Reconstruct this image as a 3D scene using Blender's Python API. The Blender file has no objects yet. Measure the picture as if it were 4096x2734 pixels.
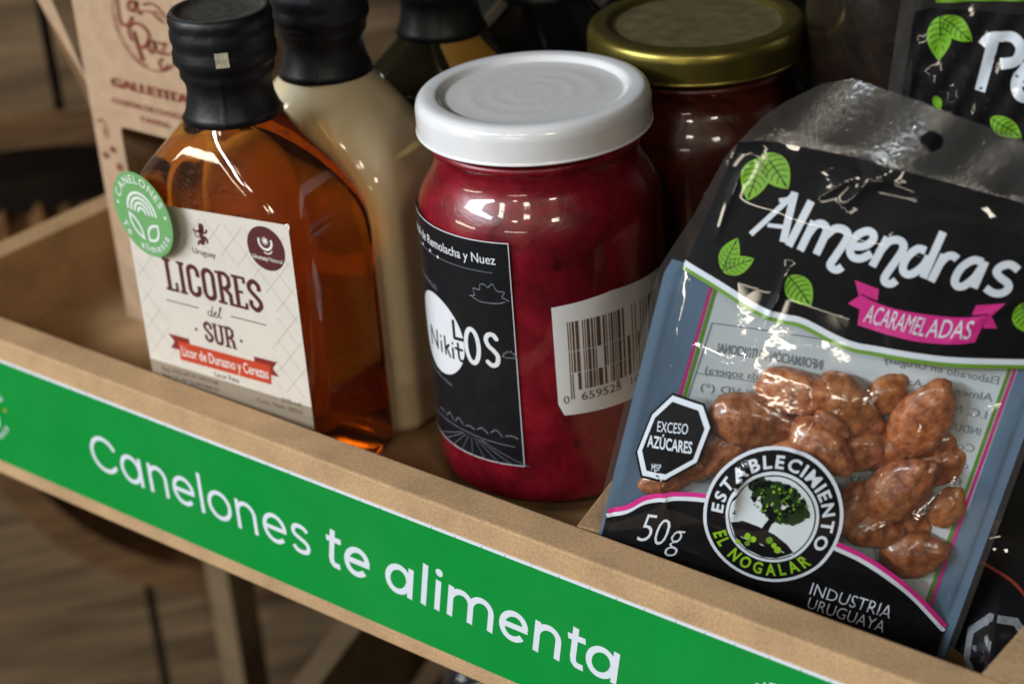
import bpy, bmesh, math, random
import numpy as np
from mathutils import Vector, Matrix
random.seed(7)
rng = np.random.default_rng(7)
S = bpy.context.scene
COL = S.collection
MM = 0.001

# ------------------------------------------------------------------ camera
CAM_C = Vector((0.0, -0.33766, 0.28741))
CAM_R = Vector((0.78346868, 0.61780125, -0.06707048))
CAM_U = Vector((-0.23689476, 0.39669936, 0.88685427))
CAM_F = Vector((-0.57450649, 0.67893389, -0.4571554))
cam = bpy.data.cameras.new('camera')
cam_o = bpy.data.objects.new('camera', cam); COL.objects.link(cam_o)
m = Matrix.Identity(4)
for i in range(3):
    m[i][0] = CAM_R[i]; m[i][1] = CAM_U[i]; m[i][2] = -CAM_F[i]; m[i][3] = CAM_C[i]
cam_o.matrix_world = m
cam.sensor_width = 36.0; cam.sensor_fit = 'HORIZONTAL'
cam.lens = 7703.2 / 4096 * 36
cam.clip_start = 0.01; cam.clip_end = 100
cam.dof.use_dof = True; cam.dof.focus_distance = 0.535; cam.dof.aperture_fstop = 10.5
S.camera = cam_o

# ------------------------------------------------------------------ world + lamps
W = bpy.data.worlds.new('World'); S.world = W; W.use_nodes = True
W.node_tree.nodes['Background'].inputs[0].default_value = (0.9, 0.9, 0.9, 1)
W.node_tree.nodes['Background'].inputs[1].default_value = 0.006

def area(name, loc, target, sx, sy, power, color):
    l = bpy.data.lights.new(name, 'AREA'); l.shape = 'RECTANGLE'; l.size = sx; l.size_y = sy
    l.energy = power; l.color = color
    o = bpy.data.objects.new(name, l); COL.objects.link(o); o.location = loc
    d = Vector(target) - Vector(loc); o.rotation_euler = d.to_track_quat('-Z', 'Y').to_euler()
    return o
TGT = (-0.36, 0.04, 0.03)
area('window_light', (-1.75, -2.35, 1.5), TGT, 2.0, 0.26, 112, (0.84, 0.92, 1.0))
for px, py, pz, sz in ((-2.6, -1.9, 1.7, 0.28), (-0.45, -3.0, 2.0, 0.28), (0.75, -2.3, 1.8, 0.28), (2.3, -1.9, 1.7, 0.40), (0.6, -3.9, 2.1, 0.30)):
    area('ceiling_panel', (px, py, pz), (px * 0.6, py * 0.6, 0), sz, sz, 100 * sz * sz, (1.0, 0.90, 0.73))
area('added_glint_lamp', (0.45, -2.7, 0.55), TGT, 1.0, 0.08, 5, (1.0, 0.89, 0.70))  # added low warm strip, placed to draw streaks along the bag creases
area('added_glint_lamp', (-1.75, -2.05, 0.30), (-0.23, 0.03, 0.05), 1.0, 0.12, 9, (1.0, 0.89, 0.70))  # second added strip, set to glint on the flanks of the creases

S.view_settings.view_transform = 'Standard'; S.view_settings.look = 'None'
S.view_settings.exposure = 0.0; S.view_settings.gamma = 1.0
S.render.engine = 'CYCLES'
cy = S.cycles
cy.use_denoising = True
cy.max_bounces = 14; cy.transmission_bounces = 12; cy.transparent_max_bounces = 20
cy.glossy_bounces = 5; cy.diffuse_bounces = 4
cy.sample_clamp_indirect = 4.0
cy.caustics_reflective = False; cy.caustics_refractive = True
cy.blur_glossy = 0.3

# ------------------------------------------------------------------ materials
MATS = {}
def crumple(nt, strength, scale):
    """bump of crinkled film: facets with sharp borders"""
    tc = nt.nodes.new('ShaderNodeTexCoord'); nz = nt.nodes.new('ShaderNodeTexNoise'); nz.inputs['Scale'].default_value = scale * 0.6
    ad = nt.nodes.new('ShaderNodeVectorMath'); ad.operation = 'MULTIPLY_ADD'; ad.inputs[1].default_value = (0.03, 0.03, 0.03)
    vo = nt.nodes.new('ShaderNodeTexVoronoi'); vo.inputs['Scale'].default_value = scale
    nt.links.new(tc.outputs['Object'], nz.inputs['Vector']); nt.links.new(nz.outputs['Color'], ad.inputs[0]); nt.links.new(tc.outputs['Object'], ad.inputs[2]); nt.links.new(ad.outputs[0], vo.inputs['Vector'])
    b = nt.nodes.new('ShaderNodeBump'); b.inputs['Strength'].default_value = strength; b.inputs['Distance'].default_value = 0.004
    nt.links.new(vo.outputs['Distance'], b.inputs['Height'])
    return b.outputs[0]
def base_mat(name):
    mt = bpy.data.materials.new(name); mt.use_nodes = True
    nt = mt.node_tree; bs = nt.nodes['Principled BSDF']
    MATS[name] = mt
    return mt, nt, bs
def N(nt, t, **kw):
    n = nt.nodes.new(t)
    for k, v in kw.items():
        if k.startswith('i_'): n.inputs[k[2:].replace('_', ' ')].default_value = v
        else: setattr(n, k, v)
    return n
def ramp(nt, fac, stops):
    r = nt.nodes.new('ShaderNodeValToRGB'); nt.links.new(fac, r.inputs[0])
    e = r.color_ramp.elements
    while len(e) < len(stops): e.new(0.5)
    for k, (p, c) in enumerate(stops):
        e[k].position = p; e[k].color = (*c, 1)
    return r.outputs[0]
def plain(name, col, rough=0.5, var=0.06, scale=300, coat=0.0, metal=0.0, bump=0.0, coat_rough=0.05, spec=0.5, sss=0.0):
    mt, nt, bs = base_mat(name)
    tc = N(nt, 'ShaderNodeTexCoord')
    no = N(nt, 'ShaderNodeTexNoise'); no.inputs['Scale'].default_value = scale; no.inputs['Detail'].default_value = 3
    nt.links.new(tc.outputs['Object'], no.inputs['Vector'])
    c1 = tuple(max(0, c * (1 - var)) for c in col); c2 = tuple(min(1, c * (1 + var)) for c in col)
    nt.links.new(ramp(nt, no.outputs['Fac'], [(0.3, c1), (0.7, c2)]), bs.inputs['Base Color'])
    bs.inputs['Roughness'].default_value = rough; bs.inputs['Metallic'].default_value = metal
    bs.inputs['Coat Weight'].default_value = coat; bs.inputs['Coat Roughness'].default_value = coat_rough
    bs.inputs['Specular IOR Level'].default_value = spec
    if sss:
        bs.inputs['Subsurface Weight'].default_value = sss
        bs.inputs['Subsurface Radius'].default_value = (0.006, 0.004, 0.002)
    if bump:
        b = N(nt, 'ShaderNodeBump'); b.inputs['Strength'].default_value = bump; b.inputs['Distance'].default_value = 0.0006
        nt.links.new(no.outputs['Fac'], b.inputs['Height']); nt.links.new(b.outputs[0], bs.inputs['Normal'])
    return mt

def mdf(name, col):
    mt, nt, bs = base_mat(name)
    tc = N(nt, 'ShaderNodeTexCoord')
    n1 = N(nt, 'ShaderNodeTexNoise'); n1.inputs['Scale'].default_value = 1100; n1.inputs['Detail'].default_value = 4
    n2 = N(nt, 'ShaderNodeTexNoise'); n2.inputs['Scale'].default_value = 60; n2.inputs['Detail'].default_value = 5
    n3 = N(nt, 'ShaderNodeTexVoronoi'); n3.inputs['Scale'].default_value = 160
    for n in (n1, n2, n3): nt.links.new(tc.outputs['Object'], n.inputs['Vector'])
    a = ramp(nt, n1.outputs['Fac'], [(0.25, tuple(c * 0.72 for c in col)), (0.5, col), (0.8, tuple(min(1, c * 1.22) for c in col))])
    b = ramp(nt, n2.outputs['Fac'], [(0.25, (0.74, 0.73, 0.70)), (0.5, (0.97, 0.96, 0.95)), (0.75, (1.12, 1.09, 1.05))])
    mx = N(nt, 'ShaderNodeMix', data_type='RGBA', blend_type='MULTIPLY'); mx.inputs[0].default_value = 1.0
    nt.links.new(a, mx.inputs[6]); nt.links.new(b, mx.inputs[7])
    sp = ramp(nt, n3.outputs['Distance'], [(0.035, (0.45, 0.42, 0.4)), (0.07, (1, 1, 1))])
    n4 = N(nt, 'ShaderNodeTexNoise'); n4.inputs['Scale'].default_value = 40
    nt.links.new(tc.outputs['Object'], n4.inputs['Vector'])
    mk = ramp(nt, n4.outputs['Fac'], [(0.55, (0, 0, 0)), (0.62, (1, 1, 1))])
    mx2 = N(nt, 'ShaderNodeMix', data_type='RGBA', blend_type='MULTIPLY')
    nt.links.new(mk, mx2.inputs[0]); nt.links.new(mx.outputs[2], mx2.inputs[6]); nt.links.new(sp, mx2.inputs[7])
    nt.links.new(mx2.outputs[2], bs.inputs['Base Color'])
    bs.inputs['Roughness'].default_value = 0.72; bs.inputs['Specular IOR Level'].default_value = 0.3
    bp = N(nt, 'ShaderNodeBump'); bp.inputs['Strength'].default_value = 0.25; bp.inputs['Distance'].default_value = 0.0003
    nt.links.new(n1.outputs['Fac'], bp.inputs['Height']); nt.links.new(bp.outputs[0], bs.inputs['Normal'])
    return mt

def wood(name, dark, light, axis=1, scale=9.0):
    mt, nt, bs = base_mat(name)
    tc = N(nt, 'ShaderNodeTexCoord'); mp = N(nt, 'ShaderNodeMapping')
    sc = [scale * 9] * 3; sc[axis] = scale * 0.9
    mp.inputs['Scale'].default_value = sc
    nt.links.new(tc.outputs['Object'], mp.inputs['Vector'])
    n1 = N(nt, 'ShaderNodeTexNoise'); n1.inputs['Scale'].default_value = 1.0; n1.inputs['Detail'].default_value = 6; n1.inputs['Distortion'].default_value = 1.2
    nt.links.new(mp.outputs[0], n1.inputs['Vector'])
    mid = tuple((a + b) / 2 for a, b in zip(dark, light))
    nt.links.new(ramp(nt, n1.outputs['Fac'], [(0.3, dark), (0.5, mid), (0.68, light)]), bs.inputs['Base Color'])
    bs.inputs['Roughness'].default_value = 0.65
    bp = N(nt, 'ShaderNodeBump'); bp.inputs['Strength'].default_value = 0.35; bp.inputs['Distance'].default_value = 0.002
    nt.links.new(n1.outputs['Fac'], bp.inputs['Height']); nt.links.new(bp.outputs[0], bs.inputs['Normal'])
    return mt

def thin_clear(name, tint=(1, 1, 1), gloss_rough=0.02, ior=1.5, haze=0.0, haze_col=(0.7, 0.72, 0.74), bump=0.0, bscale=200, boost=1.0):
    """thin wall of glass or film: fresnel mirror over clear, with an optional milky share"""
    mt = bpy.data.materials.new(name); mt.use_nodes = True; nt = mt.node_tree; nt.nodes.clear()
    out = N(nt, 'ShaderNodeOutputMaterial')
    tr = N(nt, 'ShaderNodeBsdfTransparent'); tr.inputs[0].default_value = (*tint, 1)
    gl = N(nt, 'ShaderNodeBsdfGlossy'); gl.inputs['Roughness'].default_value = gloss_rough
    fr = N(nt, 'ShaderNodeLayerWeight'); fr.inputs['Blend'].default_value = 0.5      # the same from both sides
    pw = N(nt, 'ShaderNodeMath', operation='POWER'); pw.inputs[1].default_value = 5.0; nt.links.new(fr.outputs['Facing'], pw.inputs[0])
    f0 = ((ior - 1) / (ior + 1)) ** 2
    sl = N(nt, 'ShaderNodeMath', operation='MULTIPLY_ADD'); sl.inputs[1].default_value = 1 - f0; sl.inputs[2].default_value = f0; nt.links.new(pw.outputs[0], sl.inputs[0])
    last = tr.outputs[0]
    if haze:
        tc = N(nt, 'ShaderNodeTexCoord'); nz = N(nt, 'ShaderNodeTexNoise'); nz.inputs['Scale'].default_value = 45
        nt.links.new(tc.outputs['Object'], nz.inputs['Vector'])
        df = N(nt, 'ShaderNodeBsdfDiffuse'); df.inputs[0].default_value = (*haze_col, 1)
        tl = N(nt, 'ShaderNodeBsdfTranslucent'); tl.inputs[0].default_value = (*haze_col, 1)
        ad = N(nt, 'ShaderNodeMixShader'); ad.inputs[0].default_value = 0.35
        nt.links.new(df.outputs[0], ad.inputs[1]); nt.links.new(tl.outputs[0], ad.inputs[2])
        mr = N(nt, 'ShaderNodeMapRange'); mr.inputs['To Min'].default_value = haze * 0.55; mr.inputs['To Max'].default_value = haze * 1.45
        nt.links.new(nz.outputs['Fac'], mr.inputs['Value'])
        hx = N(nt, 'ShaderNodeMixShader'); nt.links.new(mr.outputs[0], hx.inputs[0])
        nt.links.new(tr.outputs[0], hx.inputs[1]); nt.links.new(ad.outputs[0], hx.inputs[2]); last = hx.outputs[0]
    mx = N(nt, 'ShaderNodeMixShader')
    fac = sl.outputs[0]
    if boost != 1.0:
        mu = N(nt, 'ShaderNodeMath', operation='MULTIPLY', use_clamp=True); mu.inputs[1].default_value = boost
        nt.links.new(fac, mu.inputs[0]); fac = mu.outputs[0]
    nt.links.new(fac, mx.inputs[0]); nt.links.new(last, mx.inputs[1]); nt.links.new(gl.outputs[0], mx.inputs[2])
    if bump:
        tc2 = N(nt, 'ShaderNodeTexCoord'); nb = N(nt, 'ShaderNodeTexNoise'); nb.inputs['Scale'].default_value = bscale; nb.inputs['Detail'].default_value = 2
        nt.links.new(tc2.outputs['Object'], nb.inputs['Vector'])
        b = N(nt, 'ShaderNodeBump'); b.inputs['Strength'].default_value = bump; b.inputs['Distance'].default_value = 0.001
        nt.links.new(nb.outputs['Fac'], b.inputs['Height'])
        if name.startswith('film'): nt.links.new(crumple(nt, 0.06 if name == 'film_header' else 0.05, 45 if name == 'film_header' else 40), b.inputs['Normal'])
        nt.links.new(b.outputs[0], gl.inputs['Normal']); nt.links.new(b.outputs[0], fr.inputs['Normal'])
    nt.links.new(mx.outputs[0], out.inputs[0])
    MATS[name] = mt
    return mt

def liquid_glass(name, sig, ior=1.42):
    """clear solid with coloured absorption; sig in 1/m"""
    mt, nt, bs = base_mat(name)
    bs.inputs['Base Color'].default_value = (1, 1, 1, 1); bs.inputs['Roughness'].default_value = 0.0
    bs.inputs['Transmission Weight'].default_value = 1.0; bs.inputs['IOR'].default_value = ior
    bs.inputs['Coat Weight'].default_value = 1.0; bs.inputs['Coat IOR'].default_value = 1.5; bs.inputs['Coat Roughness'].default_value = 0.01
    va = N(nt, 'ShaderNodeVolumeAbsorption'); dmax = max(sig) * 1.05
    va.inputs['Density'].default_value = dmax
    va.inputs['Color'].default_value = (*[1 - s / dmax for s in sig], 1)
    nt.links.new(va.outputs[0], nt.nodes['Material Output'].inputs['Volume'])
    tc = N(nt, 'ShaderNodeTexCoord'); nz = N(nt, 'ShaderNodeTexNoise'); nz.inputs['Scale'].default_value = 90
    nt.links.new(tc.outputs['Object'], nz.inputs['Vector'])
    b = N(nt, 'ShaderNodeBump'); b.inputs['Strength'].default_value = 0.03; b.inputs['Distance'].default_value = 0.001
    nt.links.new(nz.outputs['Fac'], b.inputs['Height']); nt.links.new(b.outputs[0], bs.inputs['Normal'])
    return mt

mdf('mdf', (0.43, 0.275, 0.140))
mdf('mdf_shaded', (0.14, 0.095, 0.052))  # same board, with the shade under the tray put into its colour
mdf('mdf_edge', (0.50, 0.325, 0.175))
plain('sign_green', (0.004, 0.265, 0.040), 0.42, 0.05, 40)
nt_ = MATS['sign_green'].node_tree; bs_ = nt_.nodes['Principled BSDF']
tc_ = N(nt_, 'ShaderNodeTexCoord'); nz_ = N(nt_, 'ShaderNodeTexNoise'); nz_.inputs['Scale'].default_value = 22; nz_.inputs['Detail'].default_value = 6
nt_.links.new(tc_.outputs['Object'], nz_.inputs['Vector']); mr_ = N(nt_, 'ShaderNodeMapRange'); mr_.inputs['To Min'].default_value = 0.22; mr_.inputs['To Max'].default_value = 0.6
nt_.links.new(nz_.outputs['Fac'], mr_.inputs['Value']); nt_.links.new(mr_.outputs[0], bs_.inputs['Roughness'])
bp_ = N(nt_, 'ShaderNodeBump'); bp_.inputs['Strength'].default_value = 0.12; bp_.inputs['Distance'].default_value = 0.002
nt_.links.new(nz_.outputs['Fac'], bp_.inputs['Height']); nt_.links.new(bp_.outputs[0], bs_.inputs['Normal'])
plain('sign_white', (0.70, 0.74, 0.82), 0.42, 0.02, 60)
plain('orange_dot', (0.8, 0.3, 0.02), 0.5)
wood('plank', (0.115, 0.072, 0.038), (0.32, 0.215, 0.122), 1, 8)
wood('hoop_wood', (0.10, 0.05, 0.02), (0.26, 0.14, 0.06), 1, 12)
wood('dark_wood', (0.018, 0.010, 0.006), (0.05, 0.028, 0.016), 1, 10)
plain('bark', (0.19, 0.085, 0.022), 0.9, 0.5, 120, bump=0.8)
plain('grey_board', (0.13, 0.115, 0.10), 0.8, 0.15, 60)
plain('kraft', (0.42, 0.28, 0.175), 0.75, 0.10, 160)
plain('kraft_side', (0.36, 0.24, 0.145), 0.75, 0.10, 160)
plain('kraft_print', (0.20, 0.035, 0.018), 0.7, 0.08, 400)
plain('cookie', (0.28, 0.13, 0.035), 0.8, 0.35, 350, bump=0.8)
plain('tape_white', (0.7, 0.68, 0.62), 0.4)
plain('capsule', (0.006, 0.007, 0.009), 0.46, 0.25, 500, bump=0.2, spec=0.4)
plain('capsule_dust', (0.030, 0.030, 0.026), 0.75, 0.45, 420, bump=0.3)
plain('foil', (0.66, 0.62, 0.46), 0.35, 0.15, 500, metal=0.25, bump=0.8)
plain('label_cream', (0.66, 0.61, 0.54), 0.55, 0.03, 120)
plain('label_lattice', (0.53, 0.48, 0.42), 0.55)
plain('label_band', (0.30, 0.245, 0.18), 0.55, 0.05, 120)
plain('label_maroon', (0.085, 0.014, 0.014), 0.55)
plain('label_red', (0.52, 0.050, 0.018), 0.5)
plain('label_dkred', (0.22, 0.022, 0.014), 0.5)
plain('label_white', (0.74, 0.71, 0.66), 0.5)
plain('sticker_green', (0.155, 0.37, 0.135), 0.42, 0.03, 80)
plain('sticker_white', (0.72, 0.76, 0.72), 0.45, 0.02)
plain('jar_black', (0.008, 0.009, 0.011), 0.36, 0.2, 200, spec=0.5)
plain('jar_white', (0.72, 0.74, 0.78), 0.4, 0.02)
plain('jar_grey', (0.16, 0.17, 0.19), 0.5, 0.3, 900)
plain('barcode_paper', (0.76, 0.77, 0.80), 0.45, 0.02)
plain('barcode_brown', (0.12, 0.065, 0.050), 0.5, 0.15, 800)
plain('lid_white', (0.78, 0.78, 0.80), 0.22, 0.03, 120, coat=0.6, coat_rough=0.12)
plain('lid_dusty', (0.63, 0.63, 0.615), 0.5, 0.06, 900, coat=0.15, coat_rough=0.3)
plain('lid_gold', (0.23, 0.185, 0.042), 0.34, 0.10, 200, metal=0.9)
plain('lid_gold_dusty', (0.14, 0.115, 0.05), 0.55, 0.25, 150, metal=0.35)
plain('cream_liqueur', (0.66, 0.55, 0.34), 0.5, 0.06, 40, coat=1.0, coat_rough=0.03, sss=0.4)
plain('olive_glass', (0.014, 0.013, 0.006), 0.08, 0.2, 30, coat=1.0, coat_rough=0.03)
plain('black_glass', (0.006, 0.006, 0.007), 0.06, 0.2, 30, coat=1.0, coat_rough=0.03)
plain('ochre', (0.33, 0.17, 0.02), 0.5, 0.1, 60, coat=0.5)
plain('film_black', (0.006, 0.006, 0.007), 0.5, 0.2, 300, coat=0.75, coat_rough=0.03, spec=0.12)
plain('film_white', (0.60, 0.66, 0.74), 0.35, 0.02, coat=0.7, coat_rough=0.04)
plain('film_green', (0.17, 0.40, 0.025), 0.35, 0.08, coat=0.7, coat_rough=0.04)
plain('film_line_green', (0.12, 0.27, 0.02), 0.35, 0.05, coat=0.7, coat_rough=0.04)
plain('film_vein', (0.012, 0.035, 0.008), 0.4, coat=0.5)
plain('film_pink', (0.56, 0.025, 0.22), 0.35, 0.05, coat=0.7, coat_rough=0.04)
plain('film_lime', (0.24, 0.46, 0.02), 0.35, coat=0.5)
plain('back_white', (0.60, 0.67, 0.71), 0.4, 0.05, 60, coat=0.4, coat_rough=0.1)
plain('back_blue', (0.12, 0.20, 0.31), 0.4, 0.05, 60, coat=0.6, coat_rough=0.1)
plain('back_ink', (0.17, 0.21, 0.25), 0.5)
for k_ in ('film_black', 'film_white', 'film_green', 'film_pink', 'film_line_green'):
    nt_ = MATS[k_].node_tree; o_ = crumple(nt_, 0.035, 40); nt_.links.new(o_, nt_.nodes['Principled BSDF'].inputs['Coat Normal'])
plain('date_ink', (0.06, 0.06, 0.06), 0.5)
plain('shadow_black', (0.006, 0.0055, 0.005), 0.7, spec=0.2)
thin_clear('glass_wall', (0.97, 0.98, 0.97), 0.055, 1.5, bump=0.03, bscale=70)
thin_clear('film', (0.96, 0.97, 0.97), 0.07, 1.5, haze=0.03, haze_col=(0.6, 0.6, 0.6), bump=0.10, bscale=260, boost=2.4)
thin_clear('film_header', (0.93, 0.94, 0.94), 0.16, 1.5, haze=0.085, haze_col=(0.45, 0.43, 0.41), bump=0.30, bscale=900, boost=1.8)
thin_clear('film_edge', (0.94, 0.95, 0.95), 0.06, 1.5, haze=0.05, haze_col=(0.50, 0.49, 0.47), bump=0.15, bscale=300, boost=1.3)
liquid_glass('amber', (7, 27, 74), 1.20)
def dusty(name, col, amount):
    """thin dust on the outside of a clear solid"""
    nt = MATS[name].node_tree; out = nt.nodes['Material Output']; bs = nt.nodes['Principled BSDF']
    tc = N(nt, 'ShaderNodeTexCoord'); n1 = N(nt, 'ShaderNodeTexNoise'); n1.inputs['Scale'].default_value = 1500; n1.inputs['Detail'].default_value = 2
    n2 = N(nt, 'ShaderNodeTexNoise'); n2.inputs['Scale'].default_value = 35; n2.inputs['Detail'].default_value = 4
    for n in (n1, n2): nt.links.new(tc.outputs['Object'], n.inputs['Vector'])
    a = ramp(nt, n1.outputs['Fac'], [(0.45, (amount * 0.5,) * 3), (0.62, (amount,) * 3), (0.78, (amount * 6,) * 3)])
    b = ramp(nt, n2.outputs['Fac'], [(0.35, (0.4,) * 3), (0.7, (1.4,) * 3)])
    mu = N(nt, 'ShaderNodeMath', operation='MULTIPLY'); nt.links.new(a, mu.inputs[0]); nt.links.new(b, mu.inputs[1])
    df = N(nt, 'ShaderNodeBsdfDiffuse'); df.inputs[0].default_value = (*col, 1)
    mx = N(nt, 'ShaderNodeMixShader'); nt.links.new(mu.outputs[0], mx.inputs[0]); nt.links.new(bs.outputs[0], mx.inputs[1]); nt.links.new(df.outputs[0], mx.inputs[2])
    nt.links.new(mx.outputs[0], out.inputs['Surface'])
dusty('amber', (0.50, 0.33, 0.22), 0.045)

def paste(name, a, b, c, scale):
    mt, nt, bs = base_mat(name)
    tc = N(nt, 'ShaderNodeTexCoord')
    n1 = N(nt, 'ShaderNodeTexNoise'); n1.inputs['Scale'].default_value = scale; n1.inputs['Detail'].default_value = 6; n1.inputs['Distortion'].default_value = 0.8
    n2 = N(nt, 'ShaderNodeTexVoronoi'); n2.inputs['Scale'].default_value = scale * 2.0
    n3 = N(nt, 'ShaderNodeTexNoise'); n3.inputs['Scale'].default_value = scale * 0.8; n3.inputs['Detail'].default_value = 2
    for n in (n1, n2, n3): nt.links.new(tc.outputs['Object'], n.inputs['Vector'])
    n4 = N(nt, 'ShaderNodeTexNoise'); n4.inputs['Scale'].default_value = scale * 7; n4.inputs['Detail'].default_value = 4; nt.links.new(tc.outputs['Object'], n4.inputs['Vector'])
    r1a = ramp(nt, n1.outputs['Fac'], [(0.30, a), (0.52, b), (0.72, c)])
    gr = ramp(nt, n4.outputs['Fac'], [(0.32, (0.82, 0.8, 0.8)), (0.5, (1, 1, 1)), (0.72, (1.18, 1.5, 1.4))])
    m0 = N(nt, 'ShaderNodeMix', data_type='RGBA', blend_type='MULTIPLY'); m0.inputs[0].default_value = 1.0
    nt.links.new(r1a, m0.inputs[6]); nt.links.new(gr, m0.inputs[7]); r1 = m0.outputs[2]
    r2 = ramp(nt, n2.outputs['Distance'], [(0.10, (0.22, 0.30, 0.30)), (0.24, (1, 1, 1))])
    r3 = ramp(nt, n3.outputs['Fac'], [(0.53, (0, 0, 0)), (0.60, (1, 1, 1))])
    mx = N(nt, 'ShaderNodeMix', data_type='RGBA', blend_type='MULTIPLY')
    nt.links.new(r3, mx.inputs[0]); nt.links.new(r1, mx.inputs[6]); nt.links.new(r2, mx.inputs[7])
    nt.links.new(mx.outputs[2], bs.inputs['Base Color'])
    bs.inputs['Roughness'].default_value = 0.35
    bs.inputs['Subsurface Weight'].default_value = 0.25; bs.inputs['Subsurface Radius'].default_value = (0.004, 0.001, 0.001)
    b = N(nt, 'ShaderNodeBump'); b.inputs['Strength'].default_value = 0.5; b.inputs['Distance'].default_value = 0.0015
    nt.links.new(n1.outputs['Fac'], b.inputs['Height']); nt.links.new(b.outputs[0], bs.inputs['Normal'])
    return mt
paste('beet_paste', (0.10, 0.002, 0.007), (0.205, 0.004, 0.013), (0.29, 0.008, 0.024), 55)
paste('tomato_paste', (0.025, 0.003, 0.0015), (0.07, 0.007, 0.002), (0.11, 0.015, 0.004), 55)
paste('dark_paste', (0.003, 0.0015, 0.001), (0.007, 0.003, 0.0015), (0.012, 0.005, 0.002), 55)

def almond_mat(name, a, b, c):
    mt, nt, bs = base_mat(name)
    tc = N(nt, 'ShaderNodeTexCoord'); oi = N(nt, 'ShaderNodeObjectInfo')
    n1 = N(nt, 'ShaderNodeTexNoise'); n1.inputs['Scale'].default_value = 190; n1.inputs['Detail'].default_value = 5
    n2 = N(nt, 'ShaderNodeTexNoise'); n2.inputs['Scale'].default_value = 900; n2.inputs['Detail'].default_value = 3
    for n in (n1, n2): nt.links.new(tc.outputs['Object'], n.inputs['Vector'])
    r1 = ramp(nt, n1.outputs['Fac'], [(0.32, a), (0.52, b), (0.70, c)])
    r2 = ramp(nt, n2.outputs['Fac'], [(0.64, (0, 0, 0)), (0.80, (0.8, 0.8, 0.8))])
    mx = N(nt, 'ShaderNodeMix', data_type='RGBA'); mx.inputs[7].default_value = (0.62, 0.40, 0.27, 1)
    nt.links.new(r2, mx.inputs[0]); nt.links.new(r1, mx.inputs[6])
    hs = N(nt, 'ShaderNodeHueSaturation'); mr = N(nt, 'ShaderNodeMapRange'); mr.inputs['To Min'].default_value = 0.7; mr.inputs['To Max'].default_value = 1.2
    nt.links.new(oi.outputs['Random'], mr.inputs['Value']); nt.links.new(mr.outputs[0], hs.inputs['Value'])
    nt.links.new(mx.outputs[2], hs.inputs['Color']); nt.links.new(hs.outputs[0], bs.inputs['Base Color'])
    bs.inputs['Roughness'].default_value = 0.42; bs.inputs['Coat Weight'].default_value = 0.7; bs.inputs['Coat Roughness'].default_value = 0.14
    b = N(nt, 'ShaderNodeBump'); b.inputs['Strength'].default_value = 0.8; b.inputs['Distance'].default_value = 0.0012
    n1.inputs['Scale'].default_value = 330
    nt.links.new(n1.outputs['Fac'], b.inputs['Height']); nt.links.new(b.outputs[0], bs.inputs['Normal'])
    return mt
almond_mat('almond', (0.19, 0.046, 0.012), (0.42, 0.130, 0.040), (0.56, 0.23, 0.095))
almond_mat('almond_amber', (0.22, 0.060, 0.012), (0.42, 0.13, 0.025), (0.52, 0.20, 0.05))

# ------------------------------------------------------------------ object helpers
def tag(o, label=None, cat=None, group=None, kind=None):
    if label: o['label'] = label
    if cat: o['category'] = cat
    if group: o['group'] = group
    if kind: o['kind'] = kind
    return o
def empty(name, loc=(0, 0, 0), label=None, cat=None, group=None):
    o = bpy.data.objects.new(name, None); o.empty_display_size = 0.01; COL.objects.link(o); o.location = loc
    return tag(o, label, cat, group)
def link(name, me, mats, parent=None, smooth=False):
    o = bpy.data.objects.new(name, me); COL.objects.link(o)
    for mt in (mats if isinstance(mats, (list, tuple)) else [mats]): me.materials.append(MATS[mt])
    if smooth:
        for p in me.polygons: p.use_smooth = True
    if parent is not None:
        o.parent = parent
        o.matrix_parent_inverse = Matrix.Translation(-world_loc(parent))
    return o
def world_loc(o):
    return o.location.copy() if o.type == 'EMPTY' else Vector((0, 0, 0))
def from_bm(name, bm, mats, parent=None, smooth=False):
    me = bpy.data.meshes.new(name); bmesh.ops.recalc_face_normals(bm, faces=bm.faces[:]); bm.to_mesh(me); bm.free()
    return link(name, me, mats, parent, smooth)
def from_data(name, vs, fs, mats, parent=None, smooth=False, midx=None, normals=None):
    me = bpy.data.meshes.new(name); me.from_pydata([tuple(map(float, v)) for v in vs], [], [tuple(map(int, f)) for f in fs]); me.update()
    o = link(name, me, mats, parent, smooth)
    if midx is not None: me.polygons.foreach_set('material_index', np.asarray(midx, dtype=np.int32))
    if normals is not None:
        for p in me.polygons: p.use_smooth = True
        me.normals_split_custom_set_from_vertices([tuple(map(float, n)) for n in normals])
    return o
def box(name, lo, hi, mats, parent=None, bevel=0.0006, rz=0.0, pivot=None, jitter=0):
    bm = bmesh.new()
    r = bmesh.ops.create_cube(bm, size=1)
    for v in bm.verts:
        v.co = Vector([lo[i] + (v.co[i] + 0.5) * (hi[i] - lo[i]) for i in range(3)])
    if rz:
        bmesh.ops.rotate(bm, verts=bm.verts[:], cent=pivot or lo, matrix=Matrix.Rotation(rz, 3, 'Z'))
    if bevel: bmesh.ops.bevel(bm, geom=bm.edges[:], offset=bevel, segments=2, affect='EDGES', profile=0.6)
    return from_bm(name, bm, mats, parent)
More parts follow.
